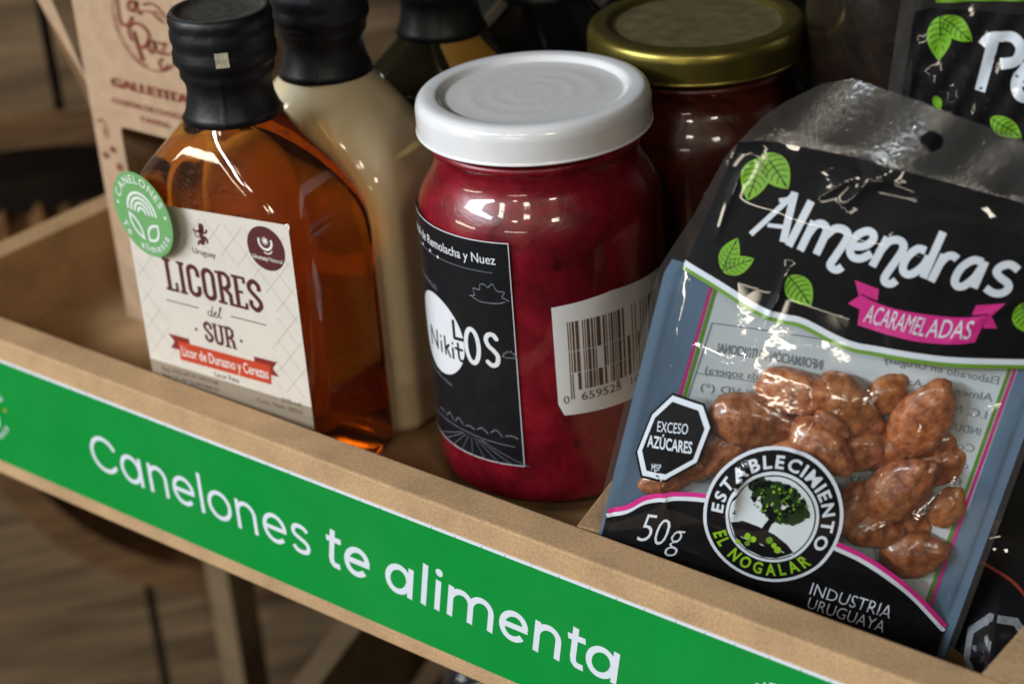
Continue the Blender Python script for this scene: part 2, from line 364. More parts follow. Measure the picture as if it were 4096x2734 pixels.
def lathe(name, prof, c, mats, parent=None, n=96, midx=None, wob=None):
    """prof: list of (r, z) in metres from bottom to top"""
    vs = []; fs = []; mi = []
    for k, (r, z) in enumerate(prof):
        for i in range(n):
            a = 2 * math.pi * i / n; rr = r + (wob(a, z) if wob else 0)
            vs.append((c[0] + rr * math.cos(a), c[1] + rr * math.sin(a), z))
    for k in range(len(prof) - 1):
        for i in range(n):
            j = (i + 1) % n
            fs.append((k * n + i, k * n + j, (k + 1) * n + j, (k + 1) * n + i)); mi.append(midx[k] if midx else 0)
    if prof[0][0] > 1e-6: fs.append(tuple(reversed(range(n)))); mi.append(midx[0] if midx else 0)
    if prof[-1][0] > 1e-6: fs.append(tuple(range((len(prof) - 1) * n, len(prof) * n))); mi.append(midx[-1] if midx else 0)
    return from_data(name, vs, fs, mats, parent, True, mi)
def smooth_prof(pts, sub=4):
    out = []
    P = [pts[0]] + list(pts) + [pts[-1]]
    for i in range(1, len(P) - 2):
        p0, p1, p2, p3 = [np.array(P[i + k], float) for k in (-1, 0, 1, 2)]
        for t in np.linspace(0, 1, sub, endpoint=False):
            out.append(tuple(0.5 * ((2 * p1) + (-p0 + p2) * t + (2 * p0 - 5 * p1 + 4 * p2 - p3) * t ** 2 + (-p0 + 3 * p1 - 3 * p2 + p3) * t ** 3)))
    out.append(tuple(pts[-1]))
    return out

# ------------------------------------------------------------------ flat print: 2-D art laid on a surface
_txt = {}
def text_geo(s, off=0.0):
    k = (s, off)
    if k not in _txt:
        c = bpy.data.curves.new('t', 'FONT'); c.body = s; c.resolution_u = 3; c.offset = off; c.fill_mode = 'FRONT'
        o = bpy.data.objects.new('t', c); COL.objects.link(o)
        dg = bpy.context.evaluated_depsgraph_get(); me = bpy.data.meshes.new_from_object(o.evaluated_get(dg))
        v = np.array([x.co[:2] for x in me.vertices]) if len(me.vertices) else np.zeros((0, 2))
        f = [tuple(p.vertices) for p in me.polygons]
        bpy.data.objects.remove(o); bpy.data.curves.remove(c); bpy.data.meshes.remove(me)
        if len(v): v = v - np.array([v[:, 0].min(), 0])
        _txt[k] = (v, f)
    return _txt[k]
CAPH = text_geo('H')[0][:, 1].max()
def catmull(pts, sub=6):
    if len(pts) < 3: return [tuple(p) for p in pts]
    return smooth_prof(pts, sub)
class Art:
    def __init__(self): self.items = []
    def add(self, v, f, mat, layer): self.items.append((np.asarray(v, float), f, mat, layer))
    def poly(self, pts, mat, layer=1):
        bm = bmesh.new(); vs = [bm.verts.new((p[0], p[1], 0)) for p in pts]; bm.faces.new(vs)
        bmesh.ops.triangulate(bm, faces=bm.faces[:]); bm.verts.index_update()
        self.add([v.co[:2] for v in bm.verts], [tuple(v.index for v in f.verts) for f in bm.faces], mat, layer); bm.free()
    def rect(self, x0, y0, x1, y1, mat, layer=1): self.poly([(x0, y0), (x1, y0), (x1, y1), (x0, y1)], mat, layer)
    def ellipse(self, c, rx, ry, mat, layer=1, n=48):
        self.poly([(c[0] + rx * math.cos(2 * math.pi * i / n), c[1] + ry * math.sin(2 * math.pi * i / n)) for i in range(n)], mat, layer)
    def stroke(self, pts, w, mat, layer=1, smooth=True, cap=True, close=False, w1=None):
        p = np.array(catmull(pts) if smooth else pts, float)
        if close: p = np.vstack([p, p[:1]])
        d = np.gradient(p, axis=0) if len(p) > 2 else np.array([p[1] - p[0]] * 2)
        if len(p) > 2 and not smooth and not close:
            seg = np.diff(p, axis=0); seg /= np.linalg.norm(seg, axis=1)[:, None]
            d = np.vstack([seg[:1], (seg[:-1] + seg[1:]), seg[-1:]])
        if close: d[0] = d[-1] = (p[1] - p[-2])
        d /= np.linalg.norm(d, axis=1)[:, None] + 1e-12
        nrm = np.stack([-d[:, 1], d[:, 0]], 1)
        ww = np.linspace(w, w1 if w1 is not None else w, len(p))[:, None] / 2
        if len(p) > 2 and not smooth and not close:
            cosh = np.ones(len(p)); cosh[1:-1] = np.clip(np.sum(nrm[1:-1] * np.stack([-seg[:-1, 1], seg[:-1, 0]], 1), 1), 0.5, 1); ww = ww / cosh[:, None]
        L, R = p + nrm * ww, p - nrm * ww
        v = list(map(tuple, np.vstack([L, R]))); k = len(p)
        f = [(i, k + i, k + i + 1, i + 1) for i in range(k - 1)]
        if cap and not close:
            for e, s in ((0, -1), (k - 1, 1)):
                a0 = math.atan2(d[e, 1] * s, d[e, 0] * s); rr = float(ww[e, 0])
                arc = [(p[e, 0] + rr * math.cos(a0 - math.pi / 2 + math.pi * t / 6), p[e, 1] + rr * math.sin(a0 - math.pi / 2 + math.pi * t / 6)) for t in range(7)]
                b = len(v); v += arc; f.append(tuple(range(b, b + 7)))
        self.add(v, f, mat, layer)
    def arc(self, c, r, a0, a1, w, mat, layer=1, cap=True, n=28, ry=None):
        self.stroke([(c[0] + r * math.cos(math.radians(a0 + (a1 - a0) * i / n)), c[1] + (ry or r) * math.sin(math.radians(a0 + (a1 - a0) * i / n))) for i in range(n + 1)], w, mat, layer, smooth=False, cap=cap)
    def ring(self, c, r, w, mat, layer=1, n=64):
        v = []; f = []
        for i in range(n):
            a = 2 * math.pi * i / n
            for q in (r - w / 2, r + w / 2): v.append((c[0] + q * math.cos(a), c[1] + q * math.sin(a)))
        for i in range(n):
            j = (i + 1) % n; f.append((2 * i, 2 * j, 2 * j + 1, 2 * i + 1))
        self.add(v, f, mat, layer)
    def text(self, s, p0, p1, h, mat, layer=1, off=0.0, up=None, shear=0.0, mirror=False, xfrac=None):
        """text with its baseline from p0 to p1 (stretched to fit) and cap height h"""
        v, f = text_geo(s, off)
        if not len(v): return
        p0 = np.array(p0, float); p1 = np.array(p1, float); ex = p1 - p0; L = np.linalg.norm(ex); e = ex / L
        u = np.array(up, float) if up is not None else np.array([-e[1], e[0]])
        x = v[:, 0] / v[:, 0].max() * L
        if mirror: x = L - x
        y = v[:, 1] / CAPH * h
        x = x + shear * y
        self.add(p0 + x[:, None] * e + y[:, None] * u, f, mat, layer)
    def arc_text(self, s, c, r, a_mid, span, h, mat, layer=1, off=0.01, inside=False, frame=None):
        """letters along a circle; outside reading clockwise over the top, or inside reading along the bottom"""
        ws = [max(text_geo(ch, off)[0][:, 0].max() if ch != ' ' else 0.3, 0.12) + 0.12 for ch in s]; tot = sum(ws); acc = 0
        for ch, w in zip(s, ws):
            t = (acc + w / 2) / tot - 0.5; acc += w
            if ch == ' ': continue
            a = math.radians(a_mid - span * t if not inside else a_mid + span * t)
            v, f = text_geo(ch, off); sc = math.radians(span) * r / tot
            x = (v[:, 0] - v[:, 0].max() / 2) * sc; y = v[:, 1] / CAPH * h
            if not inside:
                er = np.array([math.cos(a), math.sin(a)]); et = np.array([math.sin(a), -math.cos(a)]); o = np.array(c) + er * r
            else:
                er = -np.array([math.cos(a), math.sin(a)]); et = np.array([-math.sin(a), math.cos(a)]); o = np.array(c) - er * (r + h)
            q = o + x[:, None] * et + y[:, None] * er
            self.add(q if frame is None else frame(q), f, mat, layer)
    def build(self, name, mapf, parent, step=None, h0=0.06, dh=0.035):
        V = []; F = []; MI = []; H = []; mats = []
        for v, f, mat, layer in self.items:
            if step:
                bm = bmesh.new(); bv = [bm.verts.new((q[0], q[1], 0)) for q in v]
                for ff in f:
                    try: bm.faces.new([bv[i] for i in ff])
                    except ValueError: pass
                lo = v.min(0); hi = v.max(0)
                for ax in (0, 1):
                    st = step if not isinstance(step, tuple) else step[ax]
                    if st is None: continue
                    k = math.ceil(lo[ax] / st) * st
                    while k < hi[ax]:
                        co = [0, 0, 0]; co[ax] = k; no = [0, 0, 0]; no[ax] = 1
                        bmesh.ops.bisect_plane(bm, geom=bm.verts[:] + bm.edges[:] + bm.faces[:], dist=1e-7, plane_co=co, plane_no=no)
                        k += st
                bm.verts.index_update(); v = np.array([q.co[:2] for q in bm.verts]); f = [tuple(q.index for q in ff.verts) for ff in bm.faces]; bm.free()
            f = [ff if sum(v[ff[i]][0] * v[ff[(i + 1) % len(ff)]][1] - v[ff[(i + 1) % len(ff)]][0] * v[ff[i]][1] for i in range(len(ff))) >= 0 else tuple(reversed(ff)) for ff in f]
            if mat not in mats: mats.append(mat)
            b = sum(len(x) for x in V); V.append(v); H.append(np.full(len(v), h0 + dh * layer))
            F += [tuple(b + i for i in ff) for ff in f]; MI += [mats.index(mat)] * len(f)
        V = np.vstack(V); H = np.concatenate(H)
        P, Nn = mapf(V, H)
        return from_data(name, P, F, mats, parent, False, MI, Nn)
def plane_map(o, eu, ev, en):
    o, eu, ev, en = [np.array(t, float) for t in (o, eu, ev, en)]
    def f(uv, h):
        P = o + (uv[:, :1] * eu + uv[:, 1:] * ev + h[:, None] * en) * MM
        return P, np.tile(en, (len(uv), 1))
    return f

def leaf(A, base, tip, wid, mat='film_green', vein='film_vein', layer=4, nv=6):
    b = np.array(base, float); t = np.array(tip, float); e = t - b; L = np.linalg.norm(e); e /= L; n = np.array([-e[1], e[0]])
    s = np.linspace(0, 1, 13); prof = np.sin(math.pi * s ** 0.85) ** 0.85 * wid / 2; prof[-1] = 0
    left = [tuple(b + e * L * a + n * w) for a, w in zip(s, prof)]; right = [tuple(b + e * L * a - n * w) for a, w in zip(s, prof)]
    A.poly(left + right[-2:0:-1], mat, layer)
    A.stroke([tuple(b), tuple(b + e * L * 0.5 + n * wid * 0.03), tuple(b + e * L * 0.94)], wid * 0.05, vein, layer + 1)
    for k in range(1, nv + 1):
        a = k / (nv + 1.0)
        for sg in (1, -1):
            w = np.interp(min(1, a + 0.12), s, prof) * 0.86
            p = b + e * L * a * 0.92
            A.stroke([tuple(p), tuple(p + e * L * 0.03 + n * sg * w * 0.55), tuple(p + e * L * 0.11 + n * sg * w)], wid * 0.033, vein, layer + 2, cap=False)

def emblem(A, c, R, white, ink=None, layer=2, ring_text=True, dot='same'):
    """round emblem: arched name, rainbow, two leaves, lower motto"""
    k = R / 14.3
    if ring_text:
        A.arc_text('CANELONES', c, 10.4 * k, 92, 140, 2.7 * k, white, layer)
        A.arc_text('Te  alimenta', c, 10.2 * k, 268, 136, 2.7 * k, white, layer, inside=True)
        for a in (172, 8):
            A.ellipse((c[0] + 11.9 * k * math.cos(math.radians(a)), c[1] + 11.9 * k * math.sin(math.radians(a))), 0.6 * k, 0.6 * k, white if dot == 'same' else dot, layer, 14)
    cc = (c[0], c[1] + 0.3 * k)
    for r in (7.0, 5.3, 3.6, 1.9): A.arc(cc, r * k, 2, 178, 0.95 * k, white, layer, cap=False, n=20)
    Lf = [[(-6.9, -0.9), (-6.7, -4.0), (-4.8, -6.9), (-1.5, -8.7)], [(-1.5, -8.7), (-2.2, -5.2), (-4.2, -2.4), (-6.9, -0.9)], [(1.0, -8.6), (1.4, -5.6), (3.4, -3.4), (6.8, -2.4)], [(6.8, -2.4), (6.3, -5.8), (4.2, -8.0), (1.0, -8.6)]]
    for i, p in enumerate(Lf): A.stroke([(c[0] + x * k, c[1] + y * k) for x, y in p], 0.9 * k, white, layer + i % 2)

# ================================================================== the display stand
ZF = -0.031      # tray floor
X0, X1 = -0.80, -0.02
stand = empty('display_stand', (-0.36, 0.0, -0.4), 'light brown fibreboard display stand with a green lettered front board', 'display stand')
box('front_board', (X0, 0, -0.0583), (X1, 0.012, 0), 'mdf_edge', stand, 0.0007)
box('side_board', (-0.583, 0.0125, -0.058), (-0.571, 0.30, -0.0008), 'mdf', stand, 0.0006)
box('divider', (-0.2785, 0.0127, ZF), (-0.2665, 0.15, -0.0007), 'mdf', stand, 0.0006, math.radians(13), (-0.2785, 0.0127, 0))
box('divider', (-0.1578, 0.0125, ZF), (-0.1458, 0.30, -0.0006), 'mdf_edge', stand, 0.0006)
box('floor_board', (-0.5708, 0.0122, ZF - 0.009), (X1, 0.30, ZF), 'mdf', stand, 0)
box('back_board', (-0.583, 0.3002, -0.058), (X1, 0.312, 0.40), 'shadow_black', stand, 0.0006)  # near-black colour stands in for the deep shade behind the bottles
# posts and the tray on the level below
box('post', (-0.664, 0.19, -1.0), (-0.647, 0.207, -0.0590), 'mdf_shaded', stand, 0.0006)
box('lower_side_board', (-0.5016, -0.06, -0.26), (-0.4896, 0.30, -0.2), 'mdf_shaded', stand, 0.0006, math.radians(17), (-0.4896, 0.101, -0.2))
box('lower_floor_board', (-0.4998, 0.0, -0.262), (X1, 0.30, -0.253), 'mdf_shaded', stand, 0)
box('lower_back_board', (-0.5338, 0.301, -0.5), (X1, 0.31, -0.06), 'mdf_shaded', stand, 0)
sign = from_data('sign_strip', [(X0, -0.0003, -0.0521), (X1, -0.0003, -0.0521), (X1, -0.0003, -0.0081), (X0, -0.0003, -0.0081), (X0, 0.0, -0.0521), (X1, 0.0, -0.0521), (X1, 0, -0.0081), (X0, 0, -0.0081)],
                 [(0, 1, 2, 3), (0, 4, 5, 1), (3, 2, 6, 7)], 'sign_white', stand)
sign['label'] = 'green printed strip with white lettering along the front board'
A = Art()
GX0, GX1 = X0 * 1000, X1 * 1000
A.rect(GX0, -52.1, GX1, -9.0, 'sign_green', 1)
for k in range(60):
    xx = -600 + k * 9.3 + random.uniform(-1, 1); A.rect(xx, -9.1, xx + 0.12, -8.3, 'sign_green', 2)
BL, XH = -37.5, 11.0
def ga(x, w, sh, bowl_left, stem):
    cx = (bowl_left + stem) / 2; rr = (stem - bowl_left - w / 2 ) / 2 + 0.0
    c0 = bowl_left + w / 2 + (stem - bowl_left - w) / 2 + w / 4
    return c0
def letter(ch, x, w, sh):
    """round geometric lower case; x = left edge at the baseline zone; sh = slant"""
    T = lambda pts: [(p[0] + sh * (p[1] - BL), p[1]) for p in pts]
    st = lambda pts, layer=2, smooth=False, cap=False: A.stroke(T(pts), w, 'sign_white', layer, smooth=smooth, cap=cap)
    def circ(cx, cz, r, a0, a1, layer=2, rz=None, cap=False):
        pts = [(cx + r * math.cos(math.radians(a0 + (a1 - a0) * i / 32)), cz + (rz or r) * math.sin(math.radians(a0 + (a1 - a0) * i / 32))) for i in range(33)]
        st(pts, layer, False, cap)
    rz = XH / 2 - w / 2; cz = BL + XH / 2
    if ch == 'o': circ(x + 5.4, cz, 5.4 - w / 2, 0, 359.99, rz=rz)
    elif ch == 'a':
        circ(x + 5.1, cz, 5.1 - w / 2, 0, 359.99, rz=rz); st([(x + 9.9, BL), (x + 9.9, BL + XH)], 3)
    elif ch == 'e':
        circ(x + 5.2, cz, 5.2 - w / 2, 4, 318, rz=rz); st([(x + w * .7, cz + 0.1), (x + 10.4 - w * 0.1, cz + 0.1)], 3)
    elif ch == 'n':
        st([(x, BL), (x, BL + XH)], 2); r = 3.75
        st([(x + r + r * math.cos(math.radians(180 - 180 * i / 16)), BL + XH - w / 2 - r + r * math.sin(math.radians(180 - 180 * i / 16))) for i in range(17)] + [(x + 2 * r, BL)], 3)
    elif ch == 'm':
        st([(x, BL), (x, BL + XH)], 2); r = 3.78
        for k in (0, 1):
            xo = x + 2 * r * k
            st([(xo + r + r * math.cos(math.radians(180 - 180 * i / 16)), BL + XH - w / 2 - r + r * math.sin(math.radians(180 - 180 * i / 16))) for i in range(17)] + [(xo + 2 * r, BL)], 3 + k)
    elif ch == 'l': st([(x, BL), (x, BL + 15)])
    elif ch == 'i':
        st([(x, BL), (x, BL + XH)]); p = T([(x, BL + 13.9)])[0]; A.ellipse(p, 1.35, 1.35, 'sign_white', 2, 20)
    elif ch == 't':
        st([(x, BL + 13.9), (x, BL + 3.4), (x + 0.35, BL + 1.9), (x + 1.3, BL + 1.0), (x + 2.4, BL + 0.85), (x + 3.7, BL + 0.85)], 2); st([(x - 2.4, BL + XH - 0.6), (x + 3.6, BL + XH - 0.6)], 3)
    elif ch == 's':
        st([(x + 7.0, BL + 8.6), (x + 6.2, BL + 9.6), (x + 4.3, BL + 10.2), (x + 2.2, BL + 9.9), (x + 1.1, BL + 8.4), (x + 1.6, BL + 6.8), (x + 4.0, BL + 5.6), (x + 6.3, BL + 4.4), (x + 6.9, BL + 2.8), (x + 6.0, BL + 1.3), (x + 4.0, BL + 0.8), (x + 1.9, BL + 1.1), (x + 0.6, BL + 2.5)], 2, True)
    elif ch == 'C': circ(x + 7.0, BL + 6.9, 7.0 - w / 2, 34, 322, rz=6.95 - w / 2, cap=True)
for ch, x in zip('Canelones', (-473.7, -458.9, -444.3, -433.6, -420.1, -417.2, -403.4, -392.4, -380.0)): letter(ch, x, 1.55, 0.0)
for ch, x in zip('tealimenta', (-364.0, -358.8, -342.2, -327.0, -321.8, -317.0, -298.9, -285.4, -272.6, -268.4)): letter(ch, x, 2.0, 0.18)
emblem(A, (-530.5, -30.5), 14.3, 'sign_white', dot='orange_dot')
emblem(A, (-204.5, -31.0), 16.5, 'sign_white', dot='orange_dot')
A.build('lettering', plane_map((0, -0.0003, 0), (1, 0, 0), (0, 0, 1), (0, -1, 0)), sign, None, 0.05, 0.04)

# ================================================================== plank wall on the left
wall = empty('plank_wall', (-0.75, 0.2, -1.0), 'brown wooden plank wall with a hooped opening, behind the left end of the stand', 'wall')
def plank_panel(y0, y1):
    # a board in the plane x = -0.75 with the rounded opening cut out of it
    def zcut(y):     # opening between these heights, or None
        if y < 0.10 or y > 0.50: return None
        top = -0.0278 - max(0, y - 0.175) ** 2 / 0.62
        c = (0.30, -0.165); rr = 0.160
        if y <= c[0]:
            dy = c[0] - y
            bot = c[1] - math.sqrt(max(0, rr * rr - dy * dy)) if dy < rr else None
            if bot is None: bot = max(-0.165 + (dy - rr) * 2.2, -0.165)
        else: bot = c[1] - rr
        return (top, min(bot, top - 0.002))
    nn = max(2, int((y1 - y0) / 0.006)); vs = []; fs = []
    ys = np.linspace(y0, y1, nn)
    def quad(a0, a1, b0, b1, ya, yb):
        b = len(vs)
        for x in (-0.75, -0.768):
            vs.extend([(x, ya, a0), (x, yb, b0), (x, yb, b1), (x, ya, a1)])
        fs.extend([(b, b + 1, b + 2, b + 3), (b + 7, b + 6, b + 5, b + 4), (b, b + 4, b + 5, b + 1), (b + 3, b + 2, b + 6, b + 7), (b, b + 3, b + 7, b + 4), (b + 1, b + 5, b + 6, b + 2)])
    for ya, yb in zip(ys[:-1], ys[1:]):
        ca, cb = zcut(ya), zcut(yb)
        if ca is None or cb is None: quad(-1.0, 0.5, -1.0, 0.5, ya, yb)
        else:
            quad(ca[0], 0.5, cb[0], 0.5, ya, yb); quad(-1.0, ca[1], -1.0, cb[1], ya, yb)
    return from_data('plank', vs, fs, 'plank', wall)
plank_panel(-0.10, 0.2112); plank_panel(0.2162, 0.46); plank_panel(0.463, 0.9)
def tube_path(name, pts, w, d, mat, parent):
    """flat band of section w x d following points in the plane x = const"""
    vs = []; fs = []; p = np.array(pts, float); t = np.gradient(p, axis=0); t /= np.linalg.norm(t, axis=1)[:, None]
    for q, tt in zip(p, t):
        n = np.array((0, -tt[2], tt[1]))
        for a, b in ((0, -1), (0, 1), (1, 1), (1, -1)): vs.append(q + n * w / 2 * b + np.array((-d * a, 0, 0)))
    for i in range(len(p) - 1):
        for k in range(4):
            fs.append((4 * i + k, 4 * i + (k + 1) % 4, 4 * i + 4 + (k + 1) % 4, 4 * i + 4 + k))
    return from_data(name, vs, fs, mat, parent, False)
hp = [(-0.744, y, -0.034 - max(0, y - 0.175) ** 2 / 0.62) for y in np.linspace(0.08, 0.5, 24)]
tube_path('hoop', hp, 0.016, 0.03, 'hoop_wood', wall)
hp = [(-0.744, 0.30 - 0.157 * math.cos(a), -0.165 - 0.157 * math.sin(a)) for a in np.linspace(0.1, math.pi / 2, 16)] + [(-0.744, y, -0.322) for y in np.linspace(0.33, 0.5, 6)]
tube_path('hoop', hp, 0.016, 0.03, 'hoop_wood', wall)
WTURN = math.radians(-35); wall.rotation_euler.z = WTURN
def turned(o):
    M_ = Matrix.Translation((-0.75, 0.2, 0)) @ Matrix.Rotation(WTURN, 4, 'Z') @ Matrix.Translation((0.75, -0.2, 0)); o.data.transform(M_); return o
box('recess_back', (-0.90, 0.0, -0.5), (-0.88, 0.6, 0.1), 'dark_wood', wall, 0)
# rough log edge and a grey board standing in the opening
vs = []; fs = []; K = 180
for i in range(K):
    y = 0.02 + 0.5 * i / (K - 1); top = -0.108 + random.uniform(-0.0025, 0.0025) * (1 + (i % 7 == 0)) - 0.03 * (y - 0.2)
    vs += [(-0.80, y, -0.4), (-0.80 + random.uniform(-.003, .003), y, top - 0.012), (-0.812, y, top), (-0.835, y, top - 0.004)]
for i in range(K - 1):
    for k in range(3): fs.append((4 * i + k, 4 * i + k + 1, 4 * i + k + 5, 4 * i + k + 4))
tag(turned(from_data('log_slab', vs, fs, 'bark', None)), 'rough bark-edged log slab in the dark opening of the plank wall', 'log')
tag(turned(box('grey_box', (-0.795, 0.02, -0.4), (-0.772, 0.215, -0.120), 'grey_board', None, 0.004)), 'dull grey board standing before the log slab in the wall opening', 'board')

# ================================================================== flask bottles
def rbox(a, b, rho, n=96):
    """points of a rounded rectangle with half sizes a, b, corner radius rho (mm), evenly by angle groups"""
    rho = min(rho, a - 1e-3, b - 1e-3); q = n // 4; pts = []
    for c, (sx, sy) in enumerate(((1, 1), (-1, 1), (-1, -1), (1, -1))):
        for i in range(q):
            t = math.pi / 2 * (c + i / (q - 1)); pts.append((sx * (a - rho) + rho * math.cos(t), sy * (b - rho) + rho * math.sin(t)))
    return pts
FLASK = [(-29.6, 26, 11, 6), (-30.6, 33, 17, 8), (-30.0, 35, 18.8, 8), (-28, 36.4, 20, 8), (-24, 36.9, 20.5, 8), (0, 37, 20.5, 8), (30, 37, 20.5, 8), (44, 37, 20.5, 8), (50, 36.8, 20.5, 8.3), (55, 36.2, 20.4, 9), (60, 34.7, 20.2, 10),
         (65, 32.3, 19.8, 11.5), (70, 28.9, 19.1, 13), (75, 24.6, 18.0, 14.5), (80, 20.2, 16.6, 15), (84, 16.9, 15.2, 15), (87, 14.5, 14.0, 13.9), (90, 13.0, 12.9, 12.8), (94, 12.3, 12.3, 12.2), (98, 12.2, 12.2, 12.1)]
def flask_mesh(name, mat, parent, c, phi, zs=1.0, smooth=True):
    n = 96; prof = smooth_prof(FLASK, 4); vs = []; fs = []; ca, sa = math.cos(phi), math.sin(phi)
    for z, a, b, rho in prof:
        for x, y in rbox(a, b, rho, n):
            vs.append((c[0] + (x * ca - y * sa) * MM, c[1] + (x * sa + y * ca) * MM, (z if z < 0 else z * zs) * MM))
    for k in range(len(prof) - 1):
        for i in range(n):
            j = (i + 1) % n; fs.append((k * n + i, k * n + j, (k + 1) * n + j, (k + 1) * n + i))
    fs.append(tuple(reversed(range(n)))); fs.append(tuple(range((len(prof) - 1) * n, len(prof) * n)))
    return from_data(name, vs, fs, mat, parent, smooth)
CAPP = [(15.6, 86.4), (14.5, 88.4), (13.5, 91.6), (13.0, 95), (13.1, 97.4), (13.6, 98.4), (14.3, 99.6), (14.45, 101.2), (14.5, 102.8), (15.2, 103.6), (15.75, 104.6), (15.8, 107), (15.35, 108.6), (15.35, 110), (15.75, 111.3), (15.8, 113.6), (15.45, 114.6), (15.5, 115.8), (15.75, 117), (15.5, 118.6), (14.8, 119.5), (14.0, 119.75), (13.3, 119.4), (12.8, 118.7), (8, 118.5), (0.0, 118.5)]
def capsule(c, parent, dz=0.0, ph=0.0, dust=True):
    prof = [(r * MM, (z + dz) * MM) for r, z in CAPP]
    def wob(a, z):
        s = 0.00006 * math.sin(5 * a + z * 900 + ph) + 0.00006 * math.sin(11 * a - z * 1500)
        seam = 0.00035 * math.exp(-((a - 5.35 - ph * 0) / 0.03) ** 2) * (1 if z < 0.101 + dz * MM else 0.4)
        return (s + seam) if z < 0.118 + dz * MM else 0
    mi = [0] * 20 + [1] * 6
    return lathe('capsule', prof, c, ['capsule', 'capsule_dust'], parent, 128, mi[:len(prof)], wob)

BC = (-0.4214, 0.0371); BPHI = math.radians(5)
be = Vector((math.cos(BPHI), math.sin(BPHI), 0)); bn = Vector((math.sin(BPHI), -math.cos(BPHI), 0))
bot = empty('liqueur_bottle', (BC[0], BC[1], ZF), 'amber flask bottle with cream printed label and black sealed cap', 'bottle')
flask_mesh('body', 'amber', bot, BC, BPHI)
cp = capsule(BC, bot)
fo = 15.9
fa = math.radians(-46); fd = Vector((math.cos(fa), math.sin(fa), 0)); ft = Vector((-math.sin(fa), math.cos(fa), 0))
A = Art(); A.rect(-2.0, -2.3, 2.0, 2.3, 'foil', 1)
sq = A.build('foil_square', plane_map(Vector((BC[0], BC[1], 0.1081)) + fd * fo * MM, ft, (0, 0, 1), fd), cp, None, 0.1, 0.02)
# paper label
lab_o = Vector((BC[0], BC[1], 0)) + bn * 20.5 * MM
LM = plane_map(lab_o, be, (0, 0, 1), bn)
A = Art(); A.poly([(-32.4, -29), (34.6, -29), (34.8, 63.4), (-10, 61.2), (-20, 60.7), (-32.4, 47)], 'label_cream', 0)
lab = A.build('label', LM, bot, None, 0.12, 0.03)
A = Art()
A.poly([(-32.3, -29), (34.5, -29), (34.55, 2.0), (-32.3, 3.6)], 'label_band', 1)
def lattice():
    for s in (1, -1):
        for k in range(-16, 17):
            # diagonal hairlines clipped to the sheet, left clear where the name stands
            pts = [(k * 8.2 + s * t, 32 + t * 1.12) for t in np.linspace(-44, 44, 89)]
            run = []
            for q in pts:
                inside = -31.8 < q[0] < 34.2 and 4 < q[1] < 60
                clear = (q[0] / 25) ** 2 + ((q[1] - 29) / 19) ** 2 < 1
                if inside and not clear: run.append(q)
                else:
                    if len(run) > 2: A.stroke([run[0], run[-1]], 0.14, 'label_lattice', 1, False, False)
                    run = []
            if len(run) > 2: A.stroke([run[0], run[-1]], 0.14, 'label_lattice', 1, False, False)
lattice()
M_ = 'label_maroon'
# slab capitals, each in a cell w wide and h tall
def slab(ch, x, y, w, h, t, mat, lay=3):
    s = t * 0.62
    V = lambda xx: A.rect(xx, y, xx + t, y + h, mat, lay)
    serif = lambda xa, xb, yy: A.rect(xa, yy, xb, yy + s, mat, lay + 1)
    if ch == 'L':
        V(x + t * .4); serif(x - t * .1, x + t * 1.9, y + h - s); A.rect(x - t * .1, y, x + w, y + s, mat, lay + 1); A.rect(x + w - s, y + s, x + w, y + h * .3, mat, lay + 1)
    elif ch == 'I':
        V(x + w / 2 - t / 2); serif(x, x + w, y); serif(x, x + w, y + h - s)
    elif ch in 'CO':
        r = w / 2 - t / 2; cx = x + w / 2; top, b = y + h - t * .45, y + t * .45; kk = r * 1.05
        ptsL = [(cx + r * math.cos(a), b + kk + kk * math.sin(a)) for a in np.linspace(0, -math.pi, 13)]
        ptsU = [(cx + r * math.cos(a), top - kk + kk * math.sin(a)) for a in np.linspace(math.pi, 0, 13)]
        if ch == 'O': A.stroke(ptsL + ptsU + [ptsL[0]], t, mat, lay, False, False)
        else: A.stroke([(cx + r, y + h * .36)] + ptsL + ptsU + [(cx + r, y + h * .64)], t, mat, lay, False, False)
    elif ch == 'R':
        V(x + t * .4); serif(x - t * .2, x + t * 2, y); A.stroke([(x + t, y + h - s / 2), (x + w * .62, y + h - s / 2), (x + w - t / 2, y + h * .86), (x + w - t / 2, y + h * .64), (x + w * .62, y + h * .5), (x + t, y + h * .5)], t * .9, mat, lay + 1, False, False)
        A.stroke([(x + w * .58, y + h * .48), (x + w - t * .5, y + h * .34), (x + w - t * .45, y + s)], t * .9, mat, lay + 2, False, False); A.rect(x + w - t * .9, y, x + w + t * .5, y + s, mat, lay + 1); serif(x - t * .2, x + t * .8, y + h - s)
    elif ch == 'E':
        V(x + t * .4); A.rect(x - t * .1, y, x + w, y + s, mat, lay + 1); A.rect(x - t * .1, y + h - s, x + w, y + h, mat, lay + 1); A.rect(x + t, y + h * .47, x + w * .72, y + h * .47 + s, mat, lay + 1)
        for yy in (y + s, y + h - s * 2.4): A.rect(x + w - s, yy, x + w, yy + s * 1.4, mat, lay + 2)
    elif ch == 'S':
        a = x + t / 2; b = x + w - t / 2
        A.stroke([(b, y + h * .66), (b, y + h * .82), (x + w * .5, y + h - t * .45), (a, y + h * .82), (a, y + h * .66), (x + w * .5, y + h * .5), (b, y + h * .34), (b, y + h * .18), (x + w * .5, y + t * .45), (a, y + h * .18), (a, y + h * .34)], t, mat, lay, True, False)
    elif ch == 'U':
        A.stroke([(x + t * .6, y + h), (x + t * .6, y + h * .24), (x + w * .3, y + t * .55), (x + w * .5, y + t * .45), (x + w * .7, y + t * .55), (x + w - t * .6, y + h * .24), (x + w - t * .6, y + h)], t, mat, lay, False, False)
        serif(x - t * .2, x + t * 1.5, y + h - s); serif(x + w - t * 1.5, x + w + t * .2, y + h - s)
